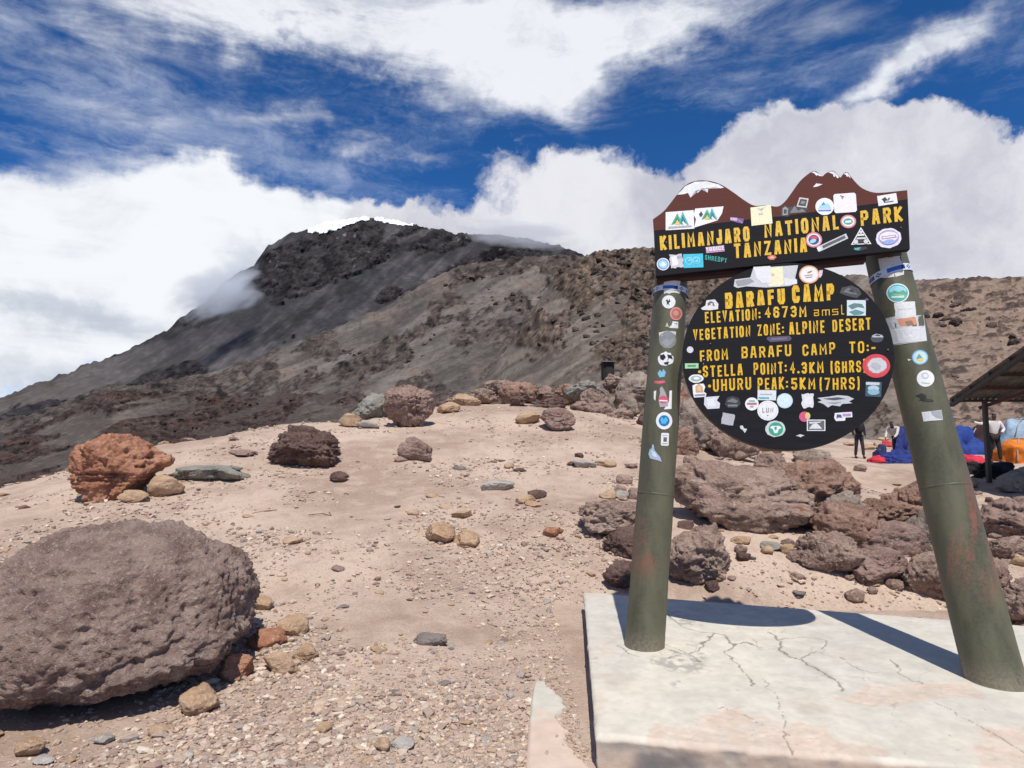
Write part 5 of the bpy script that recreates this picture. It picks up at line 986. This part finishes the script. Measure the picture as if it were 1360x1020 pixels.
sticker(S_D, [(rect(*z2(1058, 668), 21, 20, 3), (.05, .10, .13)), (rect(*z2(1054, 640), 18, 3.5, 2), (.55, .6, .62)), (ell(*z2(1058, 664), 7.5, 4, 0), (.40, .55, .60)), (ell(*z2(1058, 682), 8, 4, 0), (.25, .42, .50))], 'dark blue square sticker with pale emblem')
sticker(S_D, [(ell(*z2(168, 615), 9.6, 5.6, 0, 20, .06), WH), (ell(*z2(168, 615), 7.4, 3.8), (.30, .42, .36)), (ell(*z2(170, 613), 4, 1.8), WH)], 'white oval sticker with grey green print')
sticker(S_D, [(q2([(150, 650), (165, 642), (205, 640), (214, 656), (206, 680), (220, 690), (216, 706), (158, 710), (153, 690)]), WH), (q2([(165, 655), (182, 640), (200, 655), (205, 684), (166, 686)]), (.58, .36, .18)), (rect(*z2(187, 697), 14, 2.6, -4), (.3, .3, .4)), (ell(*z2(184, 664), 2.6, 4), (.7, .5, .3))], 'white figure shaped sticker with orange cloak')
sticker(S_D, [(q2([(210, 708), (285, 702), (272, 725), (288, 738), (285, 764), (225, 768), (208, 745)]), (.62, .62, .66)), (q2([(222, 718), (268, 712), (258, 732), (270, 752), (228, 756)]), (.72, .72, .75))], 'faded white sticker')
sticker(S_D, [(q2([(312, 745), (322, 712), (350, 702), (382, 712), (392, 742), (372, 762), (330, 762)]), (.045, .045, .05)), (q2([(320, 730), (350, 712), (380, 728), (366, 738), (340, 732)]), (.17, .17, .18)), (rect(*z2(352, 750), 13, 2.5, 0), (.20, .20, .21))], 'dark leafy print sticker')
sticker(S_D, [(ell(*z2(448, 742), 9, 8.6), WH), (rect(*z2(448, 741), 13, 3, 0), (.45, .16, .18)), (rect(*z2(448, 727), 8, 1.6, 0), TEAL), (ell(*z2(448, 755), 2.6, 1.4), GY)], 'round white sticker with red word bar')
sticker(S_D, [(ell(*z2(613, 726), 10.6, 10.0), (.50, .66, .72)), (ell(*z2(613, 726), 9.2, 8.6), (.62, .74, .77))], 'plain pale blue round sticker')
sticker(S_D, [(rect(*z2(523, 698), 24.6, 13.4, 1), (.66, .70, .74)), (rect(*z2(520, 694), 16, 1.4, 1), GY), (rect(*z2(508, 712), 14, 2, 1), TEAL)], 'white rectangular label above the largest round sticker')
sticker(S_D, [(ell(*z2(528, 775), 14, 13.2), WH), (ell(*z2(528, 775), 12.4, 11.6), (.55, .55, .56)), (ell(*z2(528, 775), 12, 11.2), (.76, .76, .76)), (ell(*z2(528, 800), .9), DG)], 'largest round white sticker with thin grey letters')
text(S_D, 'LUN', (1012.6, 547.8), (1027.2, 547.2), 6.2, .15, flat((.25, .25, .26), .5), off=.0045, gap=.6)
sticker(S_D, [(rect(*z2(728, 726), 15.5, 18.5, -2, .13, 9), (.66, .66, .68)), (rect(*z2(730, 728), 10, 11, -2, .2, 10), (.74, .74, .74))], 'torn white square sticker')
sticker(S_D, [(q2([(776, 712), (830, 706), (880, 698), (930, 702), (960, 716), (935, 730), (952, 738), (900, 742), (890, 754), (850, 748), (830, 760), (806, 742), (778, 732), (800, 724)]), (.52, .53, .55)), (q2([(800, 716), (880, 708), (920, 716), (860, 724)]), DG), (q2([(820, 736), (900, 730), (870, 742)]), (.3, .32, .33))], 'scratched silver sticker shaped like a splinter')
sticker(S_D, [(rect(*z2(328, 818), 16.5, 15, 10, .06, 11), (.42, .42, .45))], 'tilted plain grey square sticker')
sticker(S_D, [(q2([(388, 852), (402, 850), (408, 864), (424, 868), (412, 888), (402, 872), (390, 866)]), (.6, .6, .6))], 'tiny white scrap')
sticker(S_D, [(ell(*z2(566, 867), 13.4, 10.8, 0, 26, .04, 3), (.55, .58, .55)), (ell(*z2(568, 868), 9.6, 9.0), (.04, .34, .22)), (q2([(548, 852), (586, 852), (598, 862), (582, 870), (576, 888), (560, 888), (554, 870), (538, 862)]), WH), (ell(*z2(567, 864), 1.6, 2.4), (.04, .34, .22))], 'round green sticker with white bull head')
sticker(S_D, [(ell(*z2(712, 806), 7.2, 6.8), (.60, .10, .20)), (ell(*z2(728, 802), 3.4, 4.6), (.72, .55, .10)), (ell(*z2(728, 804), 1.8, 2.4), (.5, .5, .45))], 'small red and yellow round sticker')
sticker(S_D, [(rect(*z2(770, 849), 24.4, 14.8, 0), WH), (rect(*z2(770, 849), 22, 12.6, 0), (.12, .12, .13)), (q2([(734, 866), (750, 846), (770, 836), (786, 850), (800, 866)]), (.66, .66, .66)), (q2([(732, 832), (800, 830), (790, 836), (740, 842)]), (.58, .58, .6))], 'white bordered black and white landscape sticker')
sticker(S_D, [(q2([(864, 788), (905, 784), (950, 782), (952, 808), (918, 810), (915, 826), (870, 828), (860, 812)]), (.75, .72, .76)), (q2([(874, 794), (896, 796), (900, 812), (882, 810), (872, 816)]), (.10, .08, .20)), (rect(*z2(924, 797), 11, 3.4, -2), (.42, .28, .50))], 'white sticker with navy and purple print near the lower right rim')
sticker(S_D, [(q2([(668, 902), (690, 894), (712, 900), (700, 904), (692, 910), (682, 904)]), (.6, .6, .6))], 'tiny white scrap at the bottom of the board')
sticker(S_D, [(ell(*z2(208, 520), .8), (.5, .5, .5)), (ell(*z2(205, 540), .6), (.5, .5, .5))], 'tiny specks')
# posts
def band(post, name, hc, hw, tilt, par, lab):
    mb = MB(); n = 64; wht = sm((.62, .66, .74)); bl = sm((.03, .12, .45)); dk = sm((.02, .03, .12)); rows_ = [-1, -.62, -.2, .2, .62, 1]
    v = [post.at(hc+hw*r_+tilt*math.sin(2*math.pi*k/n), 2*math.pi*k/n, .0045) for r_ in rows_ for k in range(n)]
    for j in range(5):
        for k in range(n):
            f = [(j*n+k, j*n+(k+1) % n, (j+1)*n+(k+1) % n, (j+1)*n+k)]
            ph = k % 16
            m_ = wht if j in (0, 4) else (bl if ph < 7 else (dk if (ph in (10, 12) and j == 2) or (ph == 11 and j in (1, 3)) else (wht if ph < 14 else dk)))
            mb.add([v[i] for i in f[0]], [(0, 1, 2, 3)], m_)
    o = mb.link(name, smooth=True); child(o, par); o['label'] = lab
def seam(post, py, px, par):
    mb = MB(); h_ = post.h(px, py); n = 48; v = []
    for dh, of in ((-.006, .0003), (0, .0035), (.006, .0003)): v += [post.at(h_+dh, 2*math.pi*k/n, of) for k in range(n)]
    mb.add(v, [(j*n+k, j*n+(k+1) % n, (j+1)*n+(k+1) % n, (j+1)*n+k) for j in range(2) for k in range(n)], PM); o = mb.link('weld_seam', smooth=True); child(o, par)
sticker(S_L, [(rect(*z3(263, 140), 22, 22, -1, .08, 2), (.64, .63, .60)), (ell(*z3(262, 102), 2, 1.2), (.3, .25, .2))], 'worn white label under the blue band')
band(PL, 'patterned_band', PL.h(*z3(260, 150)), .021, 0, pl, 'blue and white patterned band round the left post'); seam(PL, 655, 866, pl)
sticker(S_L, [(ell(*z3(248, 222), 9, 8.8), WH), (q3([(240, 208), (246, 218), (252, 206), (256, 222), (248, 226), (254, 240), (244, 232), (238, 240), (240, 224), (234, 216)]), BK)], 'round white sticker with black antlers')
sticker(S_L, [(ell(*z3(284, 279), 8.2, 8.8), (.66, .30, .24)), (ell(*z3(284, 279), 6.4, 6.9), (.48, .15, .12)), (ell(*z3(284, 276), 3.6, 3.4), (.60, .30, .24))], 'round brick red sticker')
sticker(S_L, [(q3([(248, 346), (262, 334), (268, 316), (294, 318), (294, 350), (262, 348)]), WH), (q3([(270, 326), (290, 322), (290, 334)]), GY)], 'small white scrap sticker'); sticker(S_L, [(q3([(232, 342), (240, 320), (249, 342)]), (.62, .5, .3))], 'tiny pale triangle')
sticker(S_L, [(q3([(200, 370), (240, 362), (284, 366), (282, 384), (202, 390)]), (.66, .63, .56)), (ell(*z3(243, 406), 11.8, 11.6, 0, 22, .04, 7), (.25, .26, .27)), (q3([(210, 420), (240, 395), (250, 415), (275, 390), (278, 412), (240, 440)]), (.31, .32, .33))], 'faded grey round sticker on white backing')
sticker(S_L, [(ell(*z3(234, 498), 10.4, 9.4, 0, 20, .1, 12), WH), (q3([(205, 480), (225, 474), (235, 490), (222, 505), (208, 500)]), BK), (q3([(240, 476), (262, 480), (268, 500), (250, 494), (238, 512), (246, 494)]), BK), (q3([(225, 515), (250, 510), (245, 526), (228, 524)]), BK)], 'black and white yak head sticker')
sticker(S_L, [(q3([(194, 568), (205, 550), (216, 562), (222, 546), (234, 562), (228, 584), (204, 588)]), (.22, .50, .66))], 'small blue flame like sticker'); sticker(S_L, [(q3([(178, 604), (230, 602), (232, 614), (205, 620), (178, 616)]), (.58, .10, .14)), (rect(*z3(205, 610), 10, 1.2, 0), PINK)], 'small red word sticker')
sticker(S_L, [(q3([(176, 655), (188, 650), (184, 700), (176, 690)]), WH), (q3([(252, 652), (264, 650), (262, 740), (225, 742), (248, 732)]), WH), (q3([(205, 640), (215, 630), (222, 640), (232, 660), (246, 700), (244, 728), (206, 732), (198, 700), (206, 664)]), (.40, .36, .37)), (ell(*z3(222, 695), 6.6, 5), (.60, .10, .16)), (rect(*z3(222, 700), 11, 1.8, 3), WH)], 'torn clear sticker of a bottle with red label')
sticker(S_L, [(ell(*z3(226, 797), 10.9, 11.6), WH), (ell(*z3(226, 797), 7.2, 7.4), (.02, .16, .40)), (q3([(208, 790), (215, 778), (224, 790), (236, 778), (245, 795), (232, 812), (214, 812)]), (.08, .46, .72))], 'round white rimmed blue sticker')
sticker(S_L, [(rect(*z3(230, 887), 10.4, 17, 2, cut=.2), (.74, .74, .74)), (rect(*z3(231, 888), 4.6, 6, 2), (.12, .12, .13)), (rect(*z3(229, 868), 6, 1, 2), GY), (rect(*z3(229, 907), 7, 1, 2), GY)], 'small upright white label with dark square')
sticker(S_L, [(q3([(168, 912), (176, 914), (180, 940), (196, 960), (208, 975), (214, 996), (195, 988), (158, 980), (150, 960), (156, 936), (166, 930)]), (.36, .46, .58)), (q3([(164, 940), (182, 950), (196, 975), (170, 968)]), (.60, .66, .72))], 'torn pale blue sticker lowest on the left post')
hT = PR.h(*z4(170, 98))
sticker(S_R, [(rect(*z4(189, 86), 31, 26, -8, .05, 3), (.62, .60, .58)), (ell(*z4(185, 22), 5, 3), (.12, .09, .05))], 'worn white label under the blue band')
band(PR, 'patterned_band', hT, .026, -.02, pr_, 'blue and white patterned band round the right post'); seam(PR, 643, 1258, pr_)
sticker(S_R, [(ell(*z4(219, 208), 15, 12.8), (.70, .78, .78)), (ell(*z4(219, 208), 13.6, 11.4), (.10, .42, .34)), (ell(*z4(219, 196), 11.5, 6), (.30, .62, .74)), (q4([(180, 208), (205, 196), (225, 202), (245, 194), (262, 210), (222, 214)]), (.10, .36, .16)), (rect(*z4(220, 226), 17, 3, -3), (.60, .7, .6))], 'round green landscape sticker')
sticker(S_R, [(q4([(163, 326), (200, 318), (340, 310), (348, 368), (356, 432), (290, 440), (196, 453), (180, 400), (168, 366)]), (.56, .56, .57)), (q4([(215, 330), (300, 318), (310, 355), (270, 362), (230, 362)]), (.60, .28, .16)), (q4([(252, 340), (285, 336), (296, 356), (262, 360)]), (.26, .16, .10)), (q4([(182, 372), (346, 360), (354, 430), (196, 446)]), (.62, .62, .63))], 'wide torn grey white wrap with orange patch')
sticker(S_R, [(rect(*z4(255, 288), 28, 22, -4, .05, 8), (.68, .68, .67)), (rect(*z4(252, 282), 20, 1, -4), (.55, .55, .55))], 'blank white label above the wide wrap')
sticker(S_R, [(ell(*z4(323, 508), 10.8, 9.9), (.18, .42, .62)), (ell(*z4(323, 508), 9, 8.2), (.55, .68, .66)), (q4([(305, 515), (318, 490), (330, 505), (340, 520), (322, 528)]), (.10, .34, .40)), (ell(*z4(325, 520), 4, 2), YEL)], 'small round blue sticker'); sticker(S_R, [(q4([(264, 515), (284, 519), (268, 526)]), (.66, .66, .62))], 'tiny white wedge')
sticker(S_R, [(ell(*z4(349, 607), 11.7, 11), (.76, .76, .76)), (ell(*z4(348, 596), 5.6, 4.6, 0, 10, .2, 4), (.48, .52, .54)), (ell(*z4(348, 595), 3.2, 2.6), (.7, .72, .72)), (rect(*z4(350, 628), 11, 1, 6), (.45, .45, .45))], 'round white sticker with grey map print')
sticker(S_R, [(q4([(300, 688), (330, 676), (350, 684), (352, 700), (382, 706), (388, 714), (340, 714), (318, 710), (326, 700)]), (.028, .030, .018))], 'dark scrawl on the paint'); sticker(S_R, [(q4([(330, 764), (424, 754), (430, 800), (340, 808)]), (.60, .62, .62)), (q4([(372, 760), (424, 756), (428, 796), (400, 792), (380, 776)]), (.34, .36, .36))], 'white grey rectangular label lowest on the right post')
# bolts that hold the boards
bolt = flat((.12, .11, .10), .4, var=.3)
for (x, y), s_ in ((z1(125, 400), hb_), (z1(1240, 330), hb_), (z2(240, 440), rb_), (z2(1130, 470), rb_)):
    mb = MB(); p = bmap(x, y, 0); mb.tube(p-nn*.01, p+nn*.004, .006, .005, bolt, 8); o = mb.link('bolt'); child(o, s_)
# ================================================================== CAMP BEYOND
def skin(name, ch, mat, parent, edges=None, sub=1):
    """chain or tree of joints with radii grown to one skin"""
    v = [q[:3] for q in ch]; e = edges or [(i, i+1) for i in range(len(ch)-1)]
    me = bpy.data.meshes.new(name); me.from_pydata(v, e, []); me.materials.append(mat)
    o = link(name, me, parent); sk = me.skin_vertices
    m = o.modifiers.new('skin', 'SKIN'); m.use_smooth_shade = True
    if not me.skin_vertices: 
        pass
    for i, q in enumerate(ch): me.skin_vertices[0].data[i].radius = (q[3], q[3] if len(q) < 5 else q[4]); me.skin_vertices[0].data[i].use_root = (i == 0)
    s_ = o.modifiers.new('sub', 'SUBSURF'); s_.levels = s_.render_levels = sub+1; return o
def person(loc, rz, label, J, top, low, hair=(.015, .012, .01), hat=None, pack=None, skinc=(.09, .045, .03), group=None):
    r = empty('person', loc, label, 'person', group); r.rotation_euler = (0, 0, rz)
    p, ch, nk, hd = J['pelvis'], J['chest'], J['neck'], J['head']
    js = [(*p, .11, .09), (*ch, .13, .09), (*nk, .045), (*hd, .075, .09), (hd[0], hd[1]-.01, hd[2]+.10, .06)]; e = [(0, 1), (1, 2), (2, 3), (3, 4)]
    for s in ('L', 'R'):
        b = len(js); sh, el, ha = J['sh'+s], J['el'+s], J['ha'+s]; mid = tuple(ha[i]+(ha[i]-el[i])*.22 for i in range(3))
        js += [(*sh, .05), (*el, .036), (*ha, .024), (*mid, .028, .016)]; e += [(1, b), (b, b+1), (b+1, b+2), (b+2, b+3)]
        b = len(js); hp, kn, an = J['hp'+s], J['kn'+s], J['an'+s]; js += [(*hp, .075), (*kn, .05), (*an, .034), (an[0], an[1]-.12, an[2]-.05, .03)]; e += [(0, b), (b, b+1), (b+1, b+2), (b+2, b+3)]
    skin('body', js, flat(skinc, .6), r, e, 1)
    tj = [(*p, .125, .105), (*ch, .15, .11), (nk[0], nk[1], nk[2]-.03, .07)]; te = [(0, 1), (1, 2)]
    for s in ('L', 'R'):
        b = len(tj); tj += [(*J['sh'+s], .066), (*J['el'+s], .052), tuple(J['el'+s][i]*.15+J['ha'+s][i]*.85 for i in range(3))+(.042,)]; te += [(1, b), (b, b+1), (b+1, b+2)]
    skin('jacket', tj, flat(top, .8), r, te, 1)
    lj = [(p[0], p[1], p[2]-.02, .13, .11)]; le = []
    for s in ('L', 'R'):
        b = len(lj); lj += [(*J['hp'+s], .095), (*J['kn'+s], .07), (J['an'+s][0], J['an'+s][1], J['an'+s][2]+.02, .058)]; le += [(0, b), (b, b+1), (b+1, b+2)]
    skin('trousers', lj, flat(low, .8), r, le, 1)
    for s in ('L', 'R'): an = J['an'+s]; skin('boot', [(an[0], an[1]+.03, an[2]-.03, .05), (an[0], an[1]-.06, an[2]-.05, .048), (an[0], an[1]-.17, an[2]-.06, .036)], flat((.03, .025, .02), .6), r)
    skin('hat' if hat else 'hair', [(hd[0], hd[1]+.02, hd[2]+.05, .092), (hd[0], hd[1]+.01, hd[2]+.12, .075)], flat(hat or hair, .85), r)
    for sx in (-.032, .032):
        mb = MB(); mb.tube((hd[0]+sx, hd[1]-.083, hd[2]+.03), (hd[0]+sx, hd[1]-.092, hd[2]+.03), .012, .008, flat((.01, .01, .01), .3), 8); mb.link('eye', r)
    if pack: skin('backpack', [(ch[0], ch[1]-.2, ch[2]-.28, .14, .11), (ch[0], ch[1]-.2, ch[2]-.02, .15, .11), (ch[0], ch[1]-.18, ch[2]+.10, .11, .09)], flat(pack, .7), r)
    return r
def stand(lean=0, armL=None, armR=None, step=.1, bend=0):
    c, s = math.sin(bend), math.cos(bend); Z0 = .93
    ch = (0, -c*.42, Z0+s*.42); nk = (0, -c*.58, Z0+s*.56); hd = (0, -c*.68-.02, Z0+s*.68)
    d = {'pelvis': (0, 0, Z0), 'chest': ch, 'neck': nk, 'head': hd}
    for k, sg in (('L', 1), ('R', -1)):
        sh = (sg*.18, ch[1], ch[2]+.06*s); d['sh'+k] = sh; a = armL if k == 'L' else armR
        el, ha = a if a else ((sg*.24, .03, -.28), (sg*.22, -.10, -.50))
        d['el'+k] = (el[0], sh[1]+el[1], sh[2]+el[2]); d['ha'+k] = (ha[0], sh[1]+ha[1], sh[2]+ha[2])
        d['hp'+k] = (sg*.09, 0, Z0-.06); d['kn'+k] = (sg*.11, -.03-step*sg*.4, .5); d['an'+k] = (sg*.12, step*-sg, .09)
    return d
def ground_at(px, py): q = hit(px, py); return (q[0], q[1], gz(q[0], q[1]))
def spot(px, Yd): x = (px-680)/F*Yd; return (x, Yd, gz(x, Yd))
person(spot(1139, 26.5), math.pi*.97+math.pi, 'person in black jacket and dark trousers with a black backpack standing below the round board', stand(), (.012, .012, .015), (.03, .028, .04), pack=(.015, .015, .018), hat=(.03, .03, .035))
person(spot(1189, 25.5), -.9, 'person in white top bending over the blue tent beside the far post', stand(bend=.75, armL=((.2, -.2, -.25), (.15, -.4, -.4)), armR=((-.2, -.2, -.25), (-.15, -.4, -.42))), (.55, .50, .46), (.03, .035, .07))
person(spot(1200, 26.5), .6, 'person in dark navy clothes crouching beside the blue tent behind the far post', stand(bend=.5), (.02, .025, .06), (.02, .02, .03))
person(spot(1318, 22.3), -.25, 'person in white shirt and black trousers stretching an arm towards the blue tent', stand(bend=.1, armR=((-.42, -.05, -.05), (-.70, -.12, .02)), armL=((.28, -.05, -.24), (.12, -.2, -.38))), (.66, .62, .58), (.012, .012, .013))
def drape(name, loc, dims, c, label, cat, seed, group=None, ribs=None, puff=.25, rz=0):
    v, f = ico(5); v = v.copy(); rs_ = np.random.RandomState(seed); v = v[:, :]
    for k_ in range(13):
        n_ = rs_.normal(size=3); n_[2] = abs(n_[2]); n_ /= np.linalg.norm(n_); v -= np.maximum(0, v@n_-rs_.uniform(.68, .9))[:, None]*n_[None]*.85
    z = np.maximum(v[:, 2], -.12); th = np.arctan2(v[:, 1], v[:, 0]); 
    d = fbm(v*1.6+seed, 3, seed, .5)*puff*1.2+fbm(v*np.array([3.5, 3.5, 1.5])+seed, 3, seed+4, .5, True)*puff*.28
    r_ = 1+d
    if ribs: r_ -= .10*np.abs(np.sin(th*ribs/2))*ss(1, .2, z)
    q = np.stack([v[:, 0]*r_*dims[0]/2, v[:, 1]*r_*dims[1]/2, z*r_*dims[2]], 1)
    m = flat(c, .7, var=.3, scale=3, spec=.2); o = link(name, mesh_np(name, q, f, [m]), None, label, cat, group)
    if ribs:
        for k in range(2):
            mp = MB(); a_ = math.pi*(k+.5)/2; pts = []
            for j in range(15):
                t = math.pi*j/14; pts.append((math.cos(t)*math.cos(a_)*dims[0]*.44, math.cos(t)*math.sin(a_)*dims[1]*.44, math.sin(t)*dims[2]*.90))
            for p_, q_ in zip(pts[:-1], pts[1:]): mp.tube(p_, q_, .022, .022, flat((.35, .33, .30), .4), 6)
            mp.link('tent_pole', o)
        mp = MB(); mp.add([(-.3*dims[0]/2, -dims[1]*.50, .02), (.3*dims[0]/2, -dims[1]*.50, .02), (.12*dims[0]/2, -dims[1]*.43, dims[2]*.66), (-.12*dims[0]/2, -dims[1]*.43, dims[2]*.66)], [(0, 1, 2, 3)], flat([x*.45 for x in c], .8)); mp.link('door_flap', o)
    o.location = (loc[0], loc[1], loc[2]+.05); o.rotation_euler = (0, 0, rz); return o
drape('collapsed_tent', spot(1188, 24.6), (1.5, 1.0, .45), (.02, .035, .17), 'collapsed royal blue tent fabric left of the far post', 'tent', 3, puff=.4)
drape('raised_tent_cloth', spot(1196, 25.2), (.75, .6, 1.15), (.028, .04, .16), 'blue tent cloth pulled up beside the crouching person', 'tent', 4, puff=.5)
drape('collapsed_tent', spot(1275, 25.5), (2.0, 1.2, .95), (.022, .05, .22), 'blue tent half pitched right of the far post', 'tent', 5, puff=.5)
drape('dome_tent', spot(1248, 27.5), (1.6, 1.6, 1.1), (.05, .015, .02), 'dark maroon tent behind the half pitched blue one', 'tent', 6, ribs=4)
drape('dome_tent', spot(1352, 22.5), (1.8, 1.8, .85), (.62, .18, .025), 'orange dome tent at the right edge', 'tent', 7, ribs=6, puff=.12)
drape('dome_tent', spot(1358, 26), (2.9, 2.2, 1.55), (.26, .34, .42), 'grey blue dome tent behind the orange one', 'tent', 8, ribs=4, puff=.10)
drape('dome_tent', spot(1300, 29), (3.0, 2.2, 1.25), (.035, .014, .016), 'dark maroon tent behind the person in the white shirt', 'tent', 16, ribs=4, puff=.12)
drape('bag', spot(1162, 24.6), (.7, .5, .28), (.50, .03, .05), 'red bag at the left end of the collapsed blue tent', 'bag', 9)
drape('bag', spot(1284, 22.8), (1.2, .8, .32), (.50, .03, .06), 'bright red bundle on the ground between far post and shelter post', 'bag', 10, puff=.4)
drape('backpack', spot(1167, 26.5), (.6, .5, .62), (.03, .04, .12), 'dark backpack standing behind the red bag', 'backpack', 12)
drape('tarpaulin', spot(1176, 33), (.8, .5, .28), (.50, .05, .06), 'small red tarpaulin on the slope just right of the round board', 'tarpaulin', 13)
drape('dark_bundle', spot(1312, 15.2), (1.1, .7, .35), (.012, .012, .013), 'black bundle in the shade at the foot of the shelter post', 'bag', 14, puff=.45)  # low black lump on the ground by the shelter post
drape('dark_bundle', spot(1290, 16.2), (1.0, .7, .26), (.02, .018, .02), 'black cloth bundle left of the shelter post in shade', 'bag', 15, puff=.45)
# shelter
x0_, x1_ = 9.95, 16.5; roof = empty('shelter', (x0_+2, 13, gz(x0_+2, 13)), 'open shelter with corrugated metal roof on thin steel posts at the right edge', 'shelter')
metal = flat((.15, .14, .13), .5, var=.3, scale=4); steel = flat((.045, .04, .035), .5, var=.3); steelr = flat((.09, .04, .03), .6, var=.3)
ev = (14.4, 2.36); rd = (12.0, 3.36)
def roofz(y): return ev[1]+(ev[0]-y)/(ev[0]-rd[0])*(rd[1]-ev[1]) if y >= rd[0] else rd[1]-(rd[0]-y)*.41
npan = 7
for side in (0, 1):
    for k in range(npan):
        a = x0_+(x1_-x0_)*k/npan; b = x0_+(x1_-x0_)*(k+1)/npan-.004
        ya, yb = (ev[0], rd[0]) if side == 0 else (rd[0], rd[0]-2.4); nw = 28; v = []; zo = (k % 2)*.004
        for j in range(nw+1):
            x = a+(b-a)*j/nw; dz = .013*math.cos(2*math.pi*j/nw*7)+zo
            v += [(x, ya, roofz(ya)+dz), (x, yb, roofz(yb)+dz), (x, yb, roofz(yb)+dz+.004), (x, ya, roofz(ya)+dz+.004)]
        f = [(4*j+p, 4*j+(p+1) % 4, 4*j+4+(p+1) % 4, 4*j+4+p) for j in range(nw) for p in range(4)]+[(0, 1, 2, 3), (4*nw+3, 4*nw+2, 4*nw+1, 4*nw)]
        mb = MB(); mb.add(v, f, metal); child(mb.link('roof_panel'), roof)
def bar(a, b, w_, m, name):
    a = Vector(a); b = Vector(b); mb = MB(); d = b-a; M_ = d.to_track_quat('X', 'Z').to_matrix(); mb.box((a+b)/2, (d.length, w_, w_), m, M_); o = mb.link(name); child(o, roof); return o
for k in range(5):
    y = ev[0]-.06-(ev[0]-rd[0]-.1)*k/4; bar((x0_, y, roofz(y)-.055), (x1_, y, roofz(y)-.055), .06, steelr if k % 2 else steel, 'purlin')
for x in (x0_+.05, x0_+2.2, x0_+4.4, x1_-.05):
    bar((x, ev[0], roofz(ev[0])-.13), (x, rd[0], roofz(rd[0])-.13), .08, steel, 'rafter'); bar((x, rd[0], roofz(rd[0])-.13), (x, rd[0]-2.3, roofz(rd[0]-2.3)-.13), .08, steel, 'rafter')
bar((x0_+.6, ev[0]-.1, roofz(ev[0])-.2), (x0_+2.2, rd[0], roofz(rd[0])-.2), .07, steelr, 'brace')
for x in (x0_+.62, x0_+3.4, x1_-.3):
    for y in (ev[0]-.25, rd[0]-2.0):
        g0 = gz(x, y); bar((x, y, g0-.1), (x, y, roofz(y)-.16), .08, steel, 'post')
# dark hut far up the slope
hp = P(809, 498, 58); hut = empty('hut', hp-np.array([0, 0, 1.2]), 'small dark hut on the slope above the boulder crest', 'hut')
mb = MB(); mb.box((hp[0], hp[1]+.9, hp[2]+.38), (1.0, 1.4, 1.5), flat((.018, .016, .017), .8, var=.3)); child(mb.link('wall'), hut)
mb = MB(); mb.box((hp[0], hp[1]+.85, hp[2]+1.18), (1.3, 1.9, .08), flat((.17, .15, .13), .6, var=.3), Matrix.Rotation(R(-5), 3, 'X')); child(mb.link('roof'), hut)
mb = MB(); mb.box((hp[0]+.05, hp[1]+.18, hp[2]+.25), (.6, .06, 1.2), flat((.03, .025, .02), .8)); child(mb.link('door'), hut)
# litter-like pale stones on the far slope near the camp
rr_ = random.Random(77)
for k in range(26):
    px = rr_.choice([rr_.uniform(1120, 1180), rr_.uniform(1225, 1360)]); Yd = rr_.uniform(30, 46); q = spot(px, Yd); s = rr_.uniform(.25, .8)
    kp = rr_.choice([0, 1, 2, 3, 6, 9]); me = protos[kp]; o = bpy.data.objects.new('camp_stone', me); col.objects.link(o); o.location = (q[0], q[1], q[2]+s*.12); o.scale = (s, s, s); o.rotation_euler = (0, 0, k*1.3)
    tag(o, '%s stone on the rising ground behind the camp, %s the far post' % (PCOL[kp], 'left of' if px < 1200 else 'right of'), 'stone', 'stones on the rising ground behind the camp')

# ================================================================== CLOUD DRIFTING ROUND THE PEAK
def mist(name, px, py, Yd, rx, ry, rz_, dens, label, seed, rot=0):
    v, f = ico(3); c = P(px, py, Yd); m = bpy.data.materials.new('cloud_vapour'); m.use_nodes = True; T = NT(m.node_tree); T.n.clear()
    tcx = T.new('ShaderNodeTexCoord').outputs['Object']; L_ = T.v('LENGTH', tcx, out=1)
    nz = T.noise(T.v('ADD', tcx, (seed, 0, 0)), 1.5, 5, .62, .4)
    d = T.mr(T.m('ADD', T.m('SUBTRACT', 1.0, L_), T.m('MULTIPLY', T.m('SUBTRACT', nz, .5), 2.2)), .25, .75, 0, dens, False)
    pv = T.new('ShaderNodeVolumePrincipled'); pv.inputs['Color'].default_value = (.97, .98, 1, 1); pv.inputs['Anisotropy'].default_value = .2; T.l.new(T.m('MULTIPLY', d, T.mr(L_, 1.0, .75)), pv.inputs['Density'])
    T.l.new(pv.outputs[0], T.new('ShaderNodeOutputMaterial').inputs['Volume'])
    o = link(name, mesh_np(name, v, f, [m]), None, label, 'cloud', None, 'stuff'); o.location = c; o.scale = (rx/F*Yd, rz_, ry/F*Yd); o.rotation_euler = (0, R(rot), 0)
mist('cloud', 292, 392, 2250, 78, 26, 260, .020, 'low grey cloud wrapped round the left flank of the peak', 1.0, -33)
mist('cloud', 690, 312, 3150, 105, 12, 300, .009, 'thin cloud cap lying on the ridge right of the summit', 4.0, 6)
